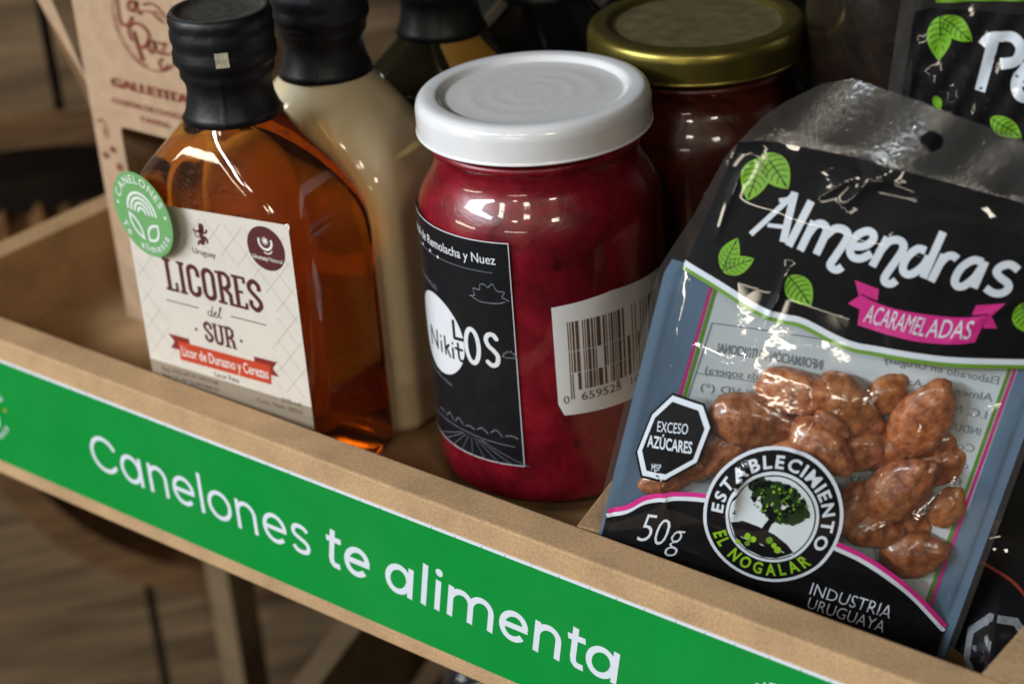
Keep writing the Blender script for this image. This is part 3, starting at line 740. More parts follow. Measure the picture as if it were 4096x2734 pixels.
xs = -19.3
for ch, w in (('L', 5.0), ('I', 2.9), ('C', 5.4), ('O', 5.5), ('R', 5.7), ('E', 5.2), ('S', 5.2)):
    slab(ch, xs, 31.2, w, 11.2, 1.55, M_); xs += w + 0.78
xs = -6.0
for ch, w in (('S', 3.4), ('U', 3.9), ('R', 3.9)):
    slab(ch, xs, 15.8, w, 7.4, 1.05, M_); xs += w + 0.6
for x in (-9.5, 9.2): A.ellipse((x, 19.3), 0.55, 0.55, M_, 2, 12)
A.rect(-20.6, 27.2, -6.9, 27.55, M_, 2); A.rect(6.3, 27.2, 20.7, 27.55, M_, 2)
A.stroke([(-1.9, 27.2), (-2.9, 27.0), (-3.3, 26.0), (-2.6, 25.6), (-1.8, 26.4), (-0.9, 29.3), (-1.8, 26.0), (-1.3, 25.6), (-0.5, 26.4), (0.4, 27.0), (0.1, 27.5), (-0.6, 26.8), (-0.4, 25.8), (0.5, 25.7), (1.6, 27.2), (2.6, 29.2), (2.2, 29.4), (1.6, 27.0), (1.7, 25.8), (2.5, 25.9)], 0.3, M_, 2)
A.text('Uruguay', (-5.5, 46.6), (3.7, 46.6), 2.0, M_, 2)
# small rampant figure
for pts, w in (([(-1.0, 51.0), (-0.4, 52.3), (-1.0, 53.6), (-0.7, 55.0)], 1.7), ([(-0.7, 55.3), (-0.5, 56.6)], 2.0), ([(-1.6, 54.8), (-2.9, 54.4), (-3.8, 54.8)], 0.7), ([(-0.2, 54.6), (1.0, 54.6), (1.5, 55.6)], 0.7), ([(-0.3, 53.2), (0.9, 52.7), (1.2, 51.4)], 0.8), ([(-1.3, 51.6), (-2.3, 51.0), (-2.6, 50.2)], 0.8), ([(-1.7, 52.6), (-3.2, 52.8), (-3.6, 53.8)], 0.4)):
    A.stroke(pts, w, M_, 2 + (w > 1))
A.ellipse((24.9, 54.0), 7.25, 7.25, M_, 2)
A.arc((24.9, 56.2), 2.5, 165, 375, 0.8, 'label_white', 3); A.ellipse((24.9, 56.5), 0.8, 0.8, 'label_white', 3, 16)
for k in range(8): A.stroke([(24.9 + 0.8 * math.cos(k * math.pi / 4), 56.5 + 0.8 * math.sin(k * math.pi / 4)), (24.9 + 1.3 * math.cos(k * math.pi / 4), 56.5 + 1.3 * math.sin(k * math.pi / 4))], 0.3, 'label_white', 4, False)
A.arc((25.3, 54.6), 2.2, 238, 330, 0.4, 'label_white', 4)
A.text('Uruguay', (19.2, 50.0), (25.2, 50.0), 1.35, 'label_white', 3, 0.02); A.text('Natural', (25.4, 50.0), (30.6, 50.0), 1.35, 'label_white', 3, 0.0, shear=0.2)
A.poly([(-22.2, 15.0), (-13.4, 15.0), (-13.4, 10), (-21.9, 9.9), (-20.0, 12.6)], 'label_dkred', 2); A.poly([(13.6, 15.0), (22.9, 15.1), (20.8, 12.4), (23.0, 9.9), (13.6, 9.9)], 'label_dkred', 2)
A.poly([(-18.4, 13.2), (20.0, 13.2), (19.3, 6.4), (-18.4, 6.4)], 'label_red', 3)
A.text('Licor de Durazno y Cerezas', (-17.3, 8.2), (18.7, 8.2), 3.5, 'label_white', 4, 0.012)
A.text('Licor Fino', (-4.4, 3.6), (5.7, 3.6), 1.75, M_, 2)
A.text('Reg. ANCAP Nº 343/3768', (-27.7, 0.6), (-3.5, 0.6), 1.35, M_, 2, 0.005); A.text('Reg. I.C. Nº Q 60/1969-27', (-27.6, -1.9), (-3.4, -1.9), 1.35, M_, 2, 0.005)
A.text('21% vol', (22.8, 1.2), (30.4, 1.2), 1.5, M_, 2); A.text('Cont. Neto 200ml', (12.4, -1.4), (30.5, -1.4), 1.5, M_, 2)
A.build('lettering', LM, lab, None, 0.15, 0.035)
# round sticker
sphi = BPHI - math.radians(9); se = Vector((math.cos(sphi), math.sin(sphi), 0)); sn = Vector((math.sin(sphi), -math.cos(sphi), 0))
tl = math.radians(-3); sv = Vector((0, 0, 1)) * math.cos(tl) - sn * math.sin(tl)
so = lab_o + be * (-22.3 * MM) + Vector((0, 0, 57.4 * MM)) + bn * 2.5 * MM
vs = []; n = 64
A = Art(); A.ellipse((0, 0), 14.3, 14.3, 'sticker_green', 0, 64)
stk = A.build('round_sticker', plane_map(so, se, sv, sn), bot, None, 0.0, 0.0)
stk['label'] = 'round pale green sticker with a white rainbow and leaf emblem'
A = Art(); emblem(A, (0, 0), 14.3, 'sticker_white', layer=1)
A.build('emblem', plane_map(so, se, sv, sn), stk, None, 0.04, 0.03)

# cream liqueur and dark bottles behind
BC2 = (-0.4225, 0.0797)
b2 = empty('liqueur_bottle', (*BC2, ZF), 'flask bottle of pale cream liqueur with black cap, behind the amber bottle', 'bottle')
flask_mesh('body', 'cream_liqueur', b2, BC2, math.radians(2)); capsule(BC2, b2, 0, 1.0)
BC3 = (-0.4155, 0.1290)
b3 = empty('liqueur_bottle', (*BC3, ZF), 'dark olive flask bottle with an ochre patch, behind the cream liqueur', 'bottle')
flask_mesh('body', 'olive_glass', b3, BC3, math.radians(4)); capsule(BC3, b3, 0, 2.0)
def flask_patch(name, mat, parent, c, phi, i0, i1, z0, z1, off=0.25):
    prof = [p for p in smooth_prof(FLASK, 8) if z0 <= p[0] <= z1]; vs = []; fs = []; ca, sa = math.cos(phi), math.sin(phi); idx = list(range(i0, i1 + 1)); q = len(idx)
    for z, a, b, rho in prof:
        pts = rbox(a + off, b + off, rho + off, 96)
        for i in idx: x, y = pts[i % 96]; vs.append((c[0] + (x * ca - y * sa) * MM, c[1] + (x * sa + y * ca) * MM, z * MM))
    for k in range(len(prof) - 1):
        for i in range(q - 1): fs.append((k * q + i, k * q + i + 1, (k + 1) * q + i + 1, (k + 1) * q + i))
    return from_data(name, vs, fs, mat, parent, True)
flask_patch('label', 'ochre', b3, BC3, math.radians(4), 80, 96, 40, 86)
BC4 = (-0.4080, 0.1760)
b4 = empty('liqueur_bottle', (*BC4, ZF), 'black glass flask bottle behind the white lid', 'bottle')
flask_mesh('body', 'black_glass', b4, BC4, math.radians(-4)); capsule(BC4, b4, 0, 3.0)
BC5 = (-0.3900, 0.2230)
b5 = empty('liqueur_bottle', (*BC5, ZF), 'black glass flask bottle farthest back, left of the gold lid', 'bottle')
flask_mesh('body', 'black_glass', b5, BC5, math.radians(3)); capsule(BC5, b5, 0, 4.0)

# ================================================================== jars
JARP = [(0.0, -28.5), (20, -29.0), (30, -30.6), (33.5, -30.6), (35.6, -29.6), (36.8, -27), (37.2, -23), (37.3, -10), (37.3, 20), (37.3, 52), (37.2, 58), (36.6, 63), (35.2, 67), (33.4, 70.2), (32.0, 72.8), (31.3, 75.5), (31.1, 78), (31.6, 78.8), (31.6, 79.6), (31.0, 80.4), (31.0, 88)]
def jar(c, name, label, paste_mat, lid_mats, lid_rough=True):
    t = empty(name, (*c, ZF), label, 'jar')
    lathe('glass', [(r * MM, z * MM) for r, z in smooth_prof(JARP, 3)], c, 'glass_wall', t, 128)
    cont = [(0.0, -27.6), (30, -28.0), (33.5, -27.6), (35.6, -26), (36.4, -23), (36.75, -12), (36.8, 20), (36.8, 52), (36.6, 58), (35.9, 62.6), (34.5, 66.4), (32.4, 70.0), (31.0, 73), (30.6, 78), (30.2, 82), (0, 82)]
    lathe('contents', [(r * MM, z * MM) for r, z in smooth_prof(cont, 3)[:-1]], c, paste_mat, t, 96)
    sk = [(34.2, 83.9), (35.0, 83.7), (35.25, 84.3), (35.0, 85.0), (35.0, 90.2), (34.9, 91.6), (34.4, 93.2), (33.4, 94.3), (32.0, 94.75), (30.0, 94.75), (28.6, 94.5), (27.6, 93.7), (26.9, 93.1), (26.0, 92.95)]
    top = [(22, 92.95), (20.5, 93.0), (18.5, 93.06), (16.5, 93.01), (14, 93.01), (12.0, 93.07), (10, 93.02), (8, 93.02), (6, 93.06), (4, 93.02), (0, 93.02)]
    pr = smooth_prof(sk, 3); pt = smooth_prof(top, 3)
    lathe('lid', [(max(r, 0) * MM, z * MM) for r, z in pr + pt], c, lid_mats, t, 128, [0] * (len(pr) - 4) + [1] * (len(pt) + 4))
    return t
JC = (-0.3382, 0.0799)
jr = jar(JC, 'preserve_jar', 'glass jar of dark red beet preserve with a white lid', 'beet_paste', ['lid_white', 'lid_dusty'])
def cyl_map(c, R):
    def f(uv, h):     # u in degrees from the -y direction, v in mm
        a = np.radians(uv[:, 0]); rr = (R + h) * MM
        P = np.stack([c[0] + rr * np.sin(a), c[1] - rr * np.cos(a), uv[:, 1] * MM], 1)
        return P, np.stack([np.sin(a), -np.cos(a), 0 * a], 1)
    return f
JM = cyl_map(JC, 37.3); DEG = 1.536   # degrees per mm of arc
A = Art(); A.rect(-62, -12.9, 23.9, 61.3, 'jar_white', 0)
jl = A.build('label', JM, jr, (2.5, None), 0.10, 0.03)
A = Art(); A.rect(-61.8, -12.6, 23.5, 61.0, 'jar_black', 1)
A.text('Vegetal de Remolacha y Nuez', (-52, 54.2), (17.3, 54.2), 2.9, 'jar_white', 2, 0.005, up=(0, 1))
A.stroke([(-60, 51.5), (15.5, 51.5)], 0.22, 'jar_grey', 2, False, False)
for x, y in ((-24, 52.1), (-17, 51.6), (-33, 52.0)): A.ellipse((x, y), 0.8, 0.5, 'jar_white', 2, 8)
A.text('ARTESANALES', (-46, 41.2), (-20.5, 39.6), 1.5, 'jar_grey', 2, up=(0, 1))
c0 = (-23.6, 24.8)
A.ellipse(c0, 20.3, 13.2, 'jar_white', 2, 56)
def jst(pts, w, mat, lay=4):     # strokes given in mm about the disc centre
    A.stroke([(c0[0] + p[0] * DEG, c0[1] + p[1]) for p in pts], w, mat, lay)
B_ = 'jar_black'
# the strokes are widened along the arc by mapping below, so they are drawn as outlines of two thin passes
def jletter(strokes, w, mat, lay=4):
    for s in strokes:
        pts = catmull(s, 5); p = np.array(pts); d = np.gradient(p, axis=0) if len(p) > 2 else np.array([p[1] - p[0]] * 2); d /= np.linalg.norm(d, axis=1)[:, None] + 1e-9
        nn = np.stack([-d[:, 1], d[:, 0]], 1); L = p + nn * w / 2; R = p - nn * w / 2; k = len(p)
        q = np.vstack([L, R]); q = np.stack([c0[0] + q[:, 0] * DEG, c0[1] + q[:, 1]], 1)
        f = [(i, k + i, k + i + 1, i + 1) for i in range(k - 1)]; v = list(map(tuple, q))
        for e, sg in ((0, -1), (k - 1, 1)):
            a0 = math.atan2(d[e, 1] * sg, d[e, 0] * sg); b = len(v)
            v += [(c0[0] + (p[e, 0] + w / 2 * math.cos(a0 - math.pi / 2 + math.pi * t / 6)) * DEG, c0[1] + p[e, 1] + w / 2 * math.sin(a0 - math.pi / 2 + math.pi * t / 6)) for t in range(7)]
            f.append(tuple(range(b, b + 7)))
        A.add(v, f, mat, lay)
jletter([[(-5.9, -6.0), (-5.7, 0.1)], [(-5.7, 0.1), (-1.0, -5.6)], [(-1.0, -5.6), (-0.8, 0.4)]], 0.85, B_)
jletter([[(1.6, -5.6), (1.6, -2.2)], [(1.65, -0.4), (1.7, -0.3)], [(4.0, -5.4), (4.0, 0.4)], [(6.0, -1.8), (4.2, -3.4)], [(4.8, -3.0), (6.3, -5.6)], [(7.9, -5.4), (7.9, -2.2)], [(7.95, -0.5), (8.0, -0.4)], [(10.5, 0.3), (10.6, -4.2), (11.3, -5.3), (12.2, -5.0)], [(9.3, -1.6), (12.2, -1.5)]], 0.85, B_)
jletter([[(9.2, 7.4), (9.2, 1.8)], [(9.2, 1.8), (12.8, 2.2)]], 1.1, B_, 5)
el = [(16.4 + 2.35 * math.cos(a), 1.2 + 5.6 * math.sin(a)) for a in np.linspace(0.3, 2 * math.pi + 0.3, 26)]
jletter([el], 1.5, 'jar_white', 3)
jletter([[(25.0, 5.2), (24.0, 6.4), (22.4, 6.2), (21.5, 4.6), (22.2, 2.6), (23.8, 1.2), (25.1, -0.6), (24.7, -3.0), (23.1, -3.9), (21.6, -2.9)]], 1.45, 'jar_white', 3)
A.text('conservas', (-40, 10.2), (-15, 8.6), 1.3, 'jar_grey', 2, up=(0, 1))
def cloud(cx, cz, s):
    pts = []
    for i in range(15):
        a = math.pi * i / 14
        r = 1 + 0.18 * math.cos(i * 2.3)
        pts.append((cx - 8.5 * s * math.cos(a) * r, cz + 4.6 * s * math.sin(a) ** 1.4 * r))
    A.stroke(pts, 0.32, 'jar_grey', 2); A.stroke([(cx - 8.4 * s, cz - 0.2), (cx - 5 * s, cz - 1.1 * s), (cx - s, cz - 1.2 * s), (cx + 4 * s, cz - 1.0 * s), (cx + 8 * s, cz - 0.3)], 0.3, 'jar_grey', 3)
cloud(12.6, 42.8, 1.0); cloud(20.6, 24.6, 0.36)
for k in range(7):
    A.stroke([(-30 + k * 7.6, -3.0 - 0.5 * math.sin(k)), (-27 + k * 7.6, -1.9 - 0.7 * math.cos(k * 2)), (-24 + k * 7.6, -3.2)], 0.35, 'jar_grey', 2)
for k in range(9): A.stroke([(-4 + (k - 4) * 1.6, -6.0), (-4 + (k - 4) * 7.5, -12.8)], 0.22, 'jar_grey', 2, False, False)
A.stroke([(-36, -5.6), (-10, -5.0), (20, -6.2)], 0.25, 'jar_grey', 3)
A.build('lettering', JM, jl, (2.5, None), 0.10, 0.035)
A = Art(); A.poly([(41.4, 8.6), (44.0, 4.6), (104.5, 3.8), (104.5, 41.0), (70, 42.4), (41.0, 40.6)], 'barcode_paper', 0)
bs_ = A.build('barcode_sticker', JM, jr, (2.5, None), 0.12, 0.03)
bs_['label'] = 'white barcode sticker with a curled lower corner'
A = Art(); xb = 47.5; r2 = random.Random(4); guard = 0
pat = [1, 1, 1] + [r2.choice((1, 1, 2, 3, 4)) if i % 2 else r2.choice((1, 1, 2, 3, 1)) for i in range(24)] + [1, 1, 1, 1, 1] + [r2.choice((1, 2, 3, 1)) for i in range(24)] + [1, 1, 1]
un = 52.6 / sum(pat)
for i, w in enumerate(pat):
    if i % 2 == 0:
        low = 9.8 if i < 3 or i > len(pat) - 4 or 27 <= i < 32 else 12.6
        for z0, z1 in ((low, 18.4), (18.6, 25.6), (25.8, 35.4)):
            if r2.random() < 0.93: A.rect(xb, z0, xb + un * w * 0.96, z1, 'barcode_brown', 1)
    xb += un * w
A.text('0', (44.0, 8.6), (46.6, 8.6), 2.5, 'barcode_brown', 1, up=(0, 1)); A.text('659525', (52.3, 9.0), (72.6, 9.0), 2.6, 'barcode_brown', 1, up=(0, 1)); A.text('102017', (78.5, 9.0), (98, 9.0), 2.6, 'barcode_brown', 1, up=(0, 1))
A.build('lettering', JM, bs_, (2.5, None), 0.15, 0.035)
jar((-0.3309, 0.1560), 'preserve_jar', 'jar of brownish red preserve with a gold metal lid', 'tomato_paste', ['lid_gold', 'lid_gold_dusty'])
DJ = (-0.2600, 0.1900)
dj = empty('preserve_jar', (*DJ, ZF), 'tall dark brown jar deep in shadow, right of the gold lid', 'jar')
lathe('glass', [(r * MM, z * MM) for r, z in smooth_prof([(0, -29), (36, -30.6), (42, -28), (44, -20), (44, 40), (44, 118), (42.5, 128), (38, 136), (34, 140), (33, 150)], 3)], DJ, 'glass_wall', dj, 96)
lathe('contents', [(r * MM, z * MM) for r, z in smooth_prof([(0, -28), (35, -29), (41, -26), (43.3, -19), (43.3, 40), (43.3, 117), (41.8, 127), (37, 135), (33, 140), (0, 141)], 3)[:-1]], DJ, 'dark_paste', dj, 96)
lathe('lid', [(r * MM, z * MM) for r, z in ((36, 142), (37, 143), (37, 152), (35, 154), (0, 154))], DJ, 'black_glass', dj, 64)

# ================================================================== kraft cookie box
kb = empty('cookie_box', (-0.49, 0.1, ZF), 'kraft paper cookie box with dark red print and a cut window', 'box')
KX0, KX1, KY = -541.4, -461.0, 0.0761
wx0, wx1, wz0, wz1 = -526.5, -474.0, -10.0, 49.0
# front with a rounded window
vs = []; fs = []
def front_panel():
    o = [(KX0, -31), (KX1, -31), (KX1, 175), (KX0, 175)]
    r = 2.0; w = []
    for (cx, cz, a0) in ((wx0 + r, wz0 + r, 180), (wx1 - r, wz0 + r, 270), (wx1 - r, wz1 - r, 0), (wx0 + r, wz1 - r, 90)):
        for i in range(5): a = math.radians(a0 + 90 * i / 4); w.append((cx + r * math.cos(a), cz + r * math.sin(a)))
    bm = bmesh.new(); ov = [bm.verts.new((p[0] * MM, KY, p[1] * MM)) for p in o]; wv = [bm.verts.new((p[0] * MM, KY, p[1] * MM)) for p in w]
    es = [bm.edges.new((ov[i], ov[(i + 1) % 4])) for i in range(4)] + [bm.edges.new((wv[i], wv[(i + 1) % 20])) for i in range(20)]
    bmesh.ops.triangle_fill(bm, use_beauty=True, edges=es)
    r_ = bmesh.ops.solidify(bm, geom=bm.faces[:], thickness=0.0006)
    return from_bm('front_panel', bm, 'kraft', kb)
fp = front_panel()
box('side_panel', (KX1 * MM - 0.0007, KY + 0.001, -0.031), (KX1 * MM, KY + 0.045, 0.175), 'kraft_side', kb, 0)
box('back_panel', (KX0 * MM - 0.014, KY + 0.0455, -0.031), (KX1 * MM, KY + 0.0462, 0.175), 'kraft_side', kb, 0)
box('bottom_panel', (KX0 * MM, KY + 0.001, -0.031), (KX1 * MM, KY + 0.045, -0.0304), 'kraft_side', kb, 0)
# folded side flap that opens towards the top
from_data('side_flap', [(KX0 * MM - 0.0002, KY + 0.001, -0.031), (KX0 * MM - 0.0002, KY + 0.001, 0.050), (KX0 * MM - 0.0195, KY - 0.0005, 0.0925), (KX0 * MM - 0.0115, KY - 0.0005, 0.094), (KX0 * MM - 0.002, KY + 0.004, 0.056), (KX0 * MM - 0.050, KY + 0.004, 0.175), (KX0 * MM - 0.040, KY + 0.004, 0.176), (KX0 * MM - 0.0002, KY + 0.045, -0.031), (KX0 * MM - 0.0002, KY + 0.045, 0.175)],
          [(1, 2, 3, 4), (2, 5, 6, 3), (0, 1, 8, 7)], ['kraft'], kb)
A = Art(); KP = 'kraft_print'
A.text('GALLETITAS', (-526.8, 64.6), (-483.5, 64.6), 3.2, KP, 1, 0.03)
A.text('-CHISPAS DE CHOCOLATE', (-529, 58.0), (-480, 58.0), 2.1, KP, 1, 0.015)
A.text('Y AVENA-', (-514.4, 53.5), (-498.0, 53.5), 2.0, KP, 1, 0.015)
cc = (-502.7, 91.0)
A.arc(cc, 16.8, 150, 262, 0.45, KP, 1); A.arc_text('ARTESANALES CASERAS', cc, 15.0, 218, 85, 1.1, KP, 1, inside=True); A.arc(cc, 16.8, 265, 390, 0.45, KP, 1)
A.stroke([(-516.0, 99), (-516.4, 93), (-516.0, 89.6), (-513.9, 88.8), (-511.2, 90.2), (-509.6, 92.4)], 0.95, KP, 2)
A.stroke([(-506.2, 97.6), (-508.4, 98.4), (-510.6, 96.8), (-510.4, 95.0), (-508.4, 95.0), (-506.6, 97.2), (-505.9, 98.6), (-506.3, 95.4), (-505.4, 94.2), (-504.2, 95.4)], 0.9, KP, 3)
A.stroke([(-509.9, 87.0), (-509.0, 82.0), (-507.6, 77.6)], 1.35, KP, 2)
A.stroke([(-511.9, 84.0), (-512.6, 87.4), (-510.0, 90.2), (-505.6, 90.2), (-502.6, 88.2), (-502.8, 85.0), (-505.4, 82.4), (-508.6, 82.0)], 0.95, KP, 3)
A.stroke([(-500.6, 85.2), (-502.8, 84.6), (-503.4, 82.0), (-502.0, 80.8), (-500.2, 83.4), (-499.8, 85.4), (-499.6, 82.0), (-498.4, 81.2)], 0.85, KP, 3)
A.stroke([(-497.6, 84.9), (-494.2, 85.3), (-497.5, 81.2), (-493.4, 81.7)], 0.85, KP, 3, smooth=False)
A.stroke([(-497.4, 79.4), (-499.2, 77.0), (-497.0, 75.4), (-494.6, 77.6)], 0.8, KP, 3)
A.stroke([(-502.9, 97.8), (-499.0, 98.8), (-496.0, 98.2), (-493.4, 96.2), (-491.0, 93.6)], 0.6, KP, 2); A.stroke([(-502.1, 95.6), (-498.6, 95.6), (-496.8, 94.2), (-493.8, 92.8)], 0.6, KP, 3)
A.stroke([(-497.4, 96.4), (-495.4, 95.6), (-494.4, 94.2)], 0.45, KP, 4)
A.stroke([(-538.2, 49.0), (-536.0, 50.4), (-534.2, 48.2), (-533.8, 45.0), (-534.6, 42.8)], 0.45, KP, 1); A.ellipse((-535.6, 45.5), 0.35, 2.0, KP, 1, 12)
for x, z, s in ((-537.1, 36.2, 1.2), (-532.6, 39.2, 1.2), (-530.4, 32.8, 1.5)):
    for a in (0, 60, 120): A.stroke([(x - s * math.cos(math.radians(a)), z - s * math.sin(math.radians(a))), (x + s * math.cos(math.radians(a)), z + s * math.sin(math.radians(a)))], 0.7, KP, 1 + a // 60, False)
A.build('lettering', plane_map((0, KY - 0.0006, 0), (1, 0, 0), (0, 0, 1), (0, -1, 0)), fp, None, 0.05, 0.03)
wp = from_data('window_pane', [(wx0 * MM - .002, KY + 0.0008, wz0 * MM - .002), (wx1 * MM + .002, KY + 0.0008, wz0 * MM - .002), (wx1 * MM + .002, KY + 0.0008, wz1 * MM + .002), (wx0 * MM - .002, KY + 0.0008, wz1 * MM + .002)], [(0, 1, 2, 3)], 'glass_wall', kb)
for k in range(4):
    zc = -0.012 + 0.016 * k
    ck = lathe('cookie', [(r * MM, zc + z * MM) for r, z in ((0, -6), (14, -6), (18, -4.5), (20, -1), (19.6, 3), (16, 5.6), (8, 6.4), (0, 6.6))], (-0.4985, KY + 0.023), 'cookie', None, 40, None, lambda a, z: 0.0006 * math.sin(7 * a + z * 2000) + 0.0005 * math.sin(13 * a))
    tag(ck, ['brown cookie at the bottom of the box window', 'brown cookie second from the bottom in the box window', 'brown cookie second from the top in the box window', 'brown cookie at the top of the box window'][k], 'cookie', 'cookies in the kraft box')

# ================================================================== snack bags
BO = np.array((-0.22948793, 0.03, -0.01137371)); BU = np.array((0.9011748, 0.34978477, -0.25599726)); BV = np.array((0.16617678, 0.26667118, 0.94935333)); BN = np.array((0.40033643, -0.89807410, 0.18219125))
VB = [(-6, 0), (0, 3), (15, 9), (35, 11), (60, 8.5), (80, 5), (100, 4), (115, 1.5), (120, 0), (160, 0)]
RIDGES = [([(-34.1, 111.7), (-36.6, 104.5), (-37.1, 93.4), (-37.7, 87.0)], 0.8, 1.5), ([(-15.9, 106.5), (-12.5, 110.2), (-7.8, 115.2)], 0.8, 2.6), ([(-3.5, 117.3), (-6.5, 111.1), (-9.4, 106.2)], 0.7, 3.0), ([(-3.5, 117.3), (-1.0, 113.7)], 0.5, 3.0), ([(-17.7, 88.9), (-17.8, 81.0), (-21.0, 64.0)], 1.0, 1.4),
          ([(-36.0, 59.9), (-30.5, 59.0), (-25.3, 58.6), (-21.1, 61.4), (-19.2, 71.3)], 0.8, 1.3), ([(10.3, 64.0), (16.2, 56.5), (21.1, 44.6), (20.9, 35.6), (26.8, 31.9)], 1.0, 1.4), ([(26.1, 60.6), (26.9, 48.9), (26.8, 31.9), (18.2, 24.4)], 1.0, 1.4), ([(39.4, 51.9), (38.6, 45.3), (32.8, 35.5), (30.6, 21.1)], 1.1, 1.5), ([(-12.7, 35.9), (-13.8, 28.6), (-12.3, 18.6)], 1.2, 2.6), ([(45.4, 69.8), (35.9, 63.2)], 0.7, 1.3),
          ([(-42.0, 78.5), (-39.3, 52.3), (-41.9, 34.3)], 0.7, 1.6), ([(-6.3, 68.8), (-0.1, 51.2), (-4.1, 37.3)], 0.4, 2.2), ([(42.2, 99.7), (31.5, 89.6), (22.9, 76.2)], 0.4, 2.0), ([(-30.2, 8.9), (-22.1, 3.9), (-8.0, 2.1)], 0.5, 1.8), ([(12.1, 11.0), (24.1, 6.0), (40.1, 4.5)], 0.6, 1.6), ([(-0.1, 101.7), (14.7, 110.0), (31.8, 113.6)], 0.3, 2.5), ([(-36.6, 24.9), (-30.3, 15.9), (-26.1, 5.6)], 0.6, 1.7)]
def bag_d(u, v):
    s = (u - 2.3) / 46.0; e = np.clip(1 - s * s, 0, 1)
    d = np.interp(v, [k[0] for k in VB], [k[1] for k in VB]) * e ** 0.8
    for pts, amp, w in RIDGES:
        best = np.full(u.shape, 1e9); pos = np.zeros(u.shape); run = 0.0
        tot = sum(math.hypot(q[0] - p[0], q[1] - p[1]) for p, q in zip(pts[:-1], pts[1:]))
        for (ax, ay), (bx, by) in zip(pts[:-1], pts[1:]):
            dx, dy = bx - ax, by - ay; L = math.hypot(dx, dy); t = np.clip(((u - ax) * dx + (v - ay) * dy) / (dx * dx + dy * dy), 0, 1)
            q = (u - ax - t * dx) ** 2 + (v - ay - t * dy) ** 2; m = q < best
            best = np.where(m, q, best); pos = np.where(m, (run + t * L) / tot, pos); run += L
        tp = np.sin(math.pi * np.clip(pos, 0, 1)) ** 0.7      # creases fade out at both ends
        d = d + (2.1 if pts[0][1] < 85 else 0.95) * amp * tp * np.exp(-np.sqrt(best + 0.10) / (w * 0.55))
    d = d + (0.30 * np.sin(u * 0.101 + v * 0.057 + 0.4) + 0.22 * np.sin(u * 0.043 - v * 0.131 + 1.3) + 0.07 * np.sin(u * 0.41 + 2.1 * np.sin(v * 0.09))) * e
    # header ripples
    hd = np.clip((v - 112) / 8, 0, 1)
    d = d + hd * (1.3 * np.sin(u * 0.13 + 0.6) + 0.5 * np.sin(u * 0.31 - v * 0.2))
    return d
def surf(u, v, h, O=BO, U=BU, V=BV, Nn=BN, dfun=bag_d):
    d = dfun(u, v); e = 0.15
    du = (dfun(u + e, v) - dfun(u - e, v)) / (2 * e); dv = (dfun(u, v + e) - dfun(u, v - e)) / (2 * e)
    n = Nn - du[:, None] * U - dv[:, None] * V; n /= np.linalg.norm(n, axis=1)[:, None]
    P = O + (u[:, None] * U + v[:, None] * V + d[:, None] * Nn + h[:, None] * n) * MM
    return P, n
bag_map = lambda uv, h: surf(uv[:, 0], uv[:, 1], h)
back_d = lambda u, v: -np.interp(v, [-6, 0, 20, 50, 80, 105, 111, 160], [0, 2, 5, 5, 2.5, 1, 0.6, 0.3]) * np.clip(1 - ((u - 2.3) / 47) ** 2, 0, 1) ** 0.8 - 0.25 + bag_d(u, v) * np.clip((v - 104) / 6, 0, 1)
back_map = lambda uv, h: surf(uv[:, 0], uv[:, 1], h, dfun=back_d)
UL = [(-5.1, -47.7), (75.2, -50.0), (83.6, -47.6), (91.9, -44.9), (102.5, -42.7), (109.0, -41.2), (114.5, -38.6), (121.4, -35.0), (126.6, -30.8), (133.4, -23.2), (136.5, -16.5), (139.1, -13.1)]
def bag_sheet(name, parent, mapf, mats, sel, hole=None, nu=110, nv=150, umax=53.0):
    UV = []
    for b in np.linspace(0, 1, nv):
        for a in np.linspace(0, 1, nu):
            v = -5.5 + b * (142.2 - 7.0 * a * a); ul = np.interp(v, [k[0] for k in UL], [k[1] for k in UL])
            UV.append((ul + a * (umax - ul), v))
    UV = np.array(UV)
    if hole is not None:
        c, rx, ry = hole; q = (UV - c) / np.array((rx, ry)); r = np.linalg.norm(q, axis=1); near = (r < 1.0)
    F = []; MI = []
    for j in range(nv - 1):
        for i in range(nu - 1):
            f = (j * nu + i, j * nu + i + 1, (j + 1) * nu + i + 1, (j + 1) * nu + i)
            if hole is not None and all(near[k] for k in f): continue
            F.append(f); MI.append(sel(*UV[list(f)].mean(0)))
    if hole is not None:
        for k in np.nonzero(near)[0]: UV[k] = np.array(c) + q[k] / max(r[k], 1e-3) * np.array((rx, ry))
    P, n = mapf(UV, np.zeros(len(UV)))
    return from_data(name, P, F, mats, parent, True, MI, n)
bag = empty('almond_bag', tuple(BO + BV * -0.006), 'clear plastic bag of caramel almonds with black, green and pink print, standing in front', 'bag')
hole = (np.array((6.5, 127.9)), 2.9, 2.7)
ul_at = lambda v: np.interp(v, [k[0] for k in UL], [k[1] for k in UL])
selm = lambda u, v: 1 if v > 111 + 0 * u else (2 if (u - ul_at(v) < 4.4 or u > 48.5) else 0)
ff = bag_sheet('front_film', bag, bag_map, ['film', 'film_header', 'film_edge'], selm, hole)
bf = bag_sheet('back_film', bag, back_map, ['back_white', 'film_header', 'back_blue', 'film_edge'], lambda u, v: (1 if v > 111 else 3) if v > 79 else (3 if (u - ul_at(v) < 2.4 or u > 50.5) else (2 if (u - ul_at(v) < 13.2 or u > 43.5) else 0)), hole, 60, 90)
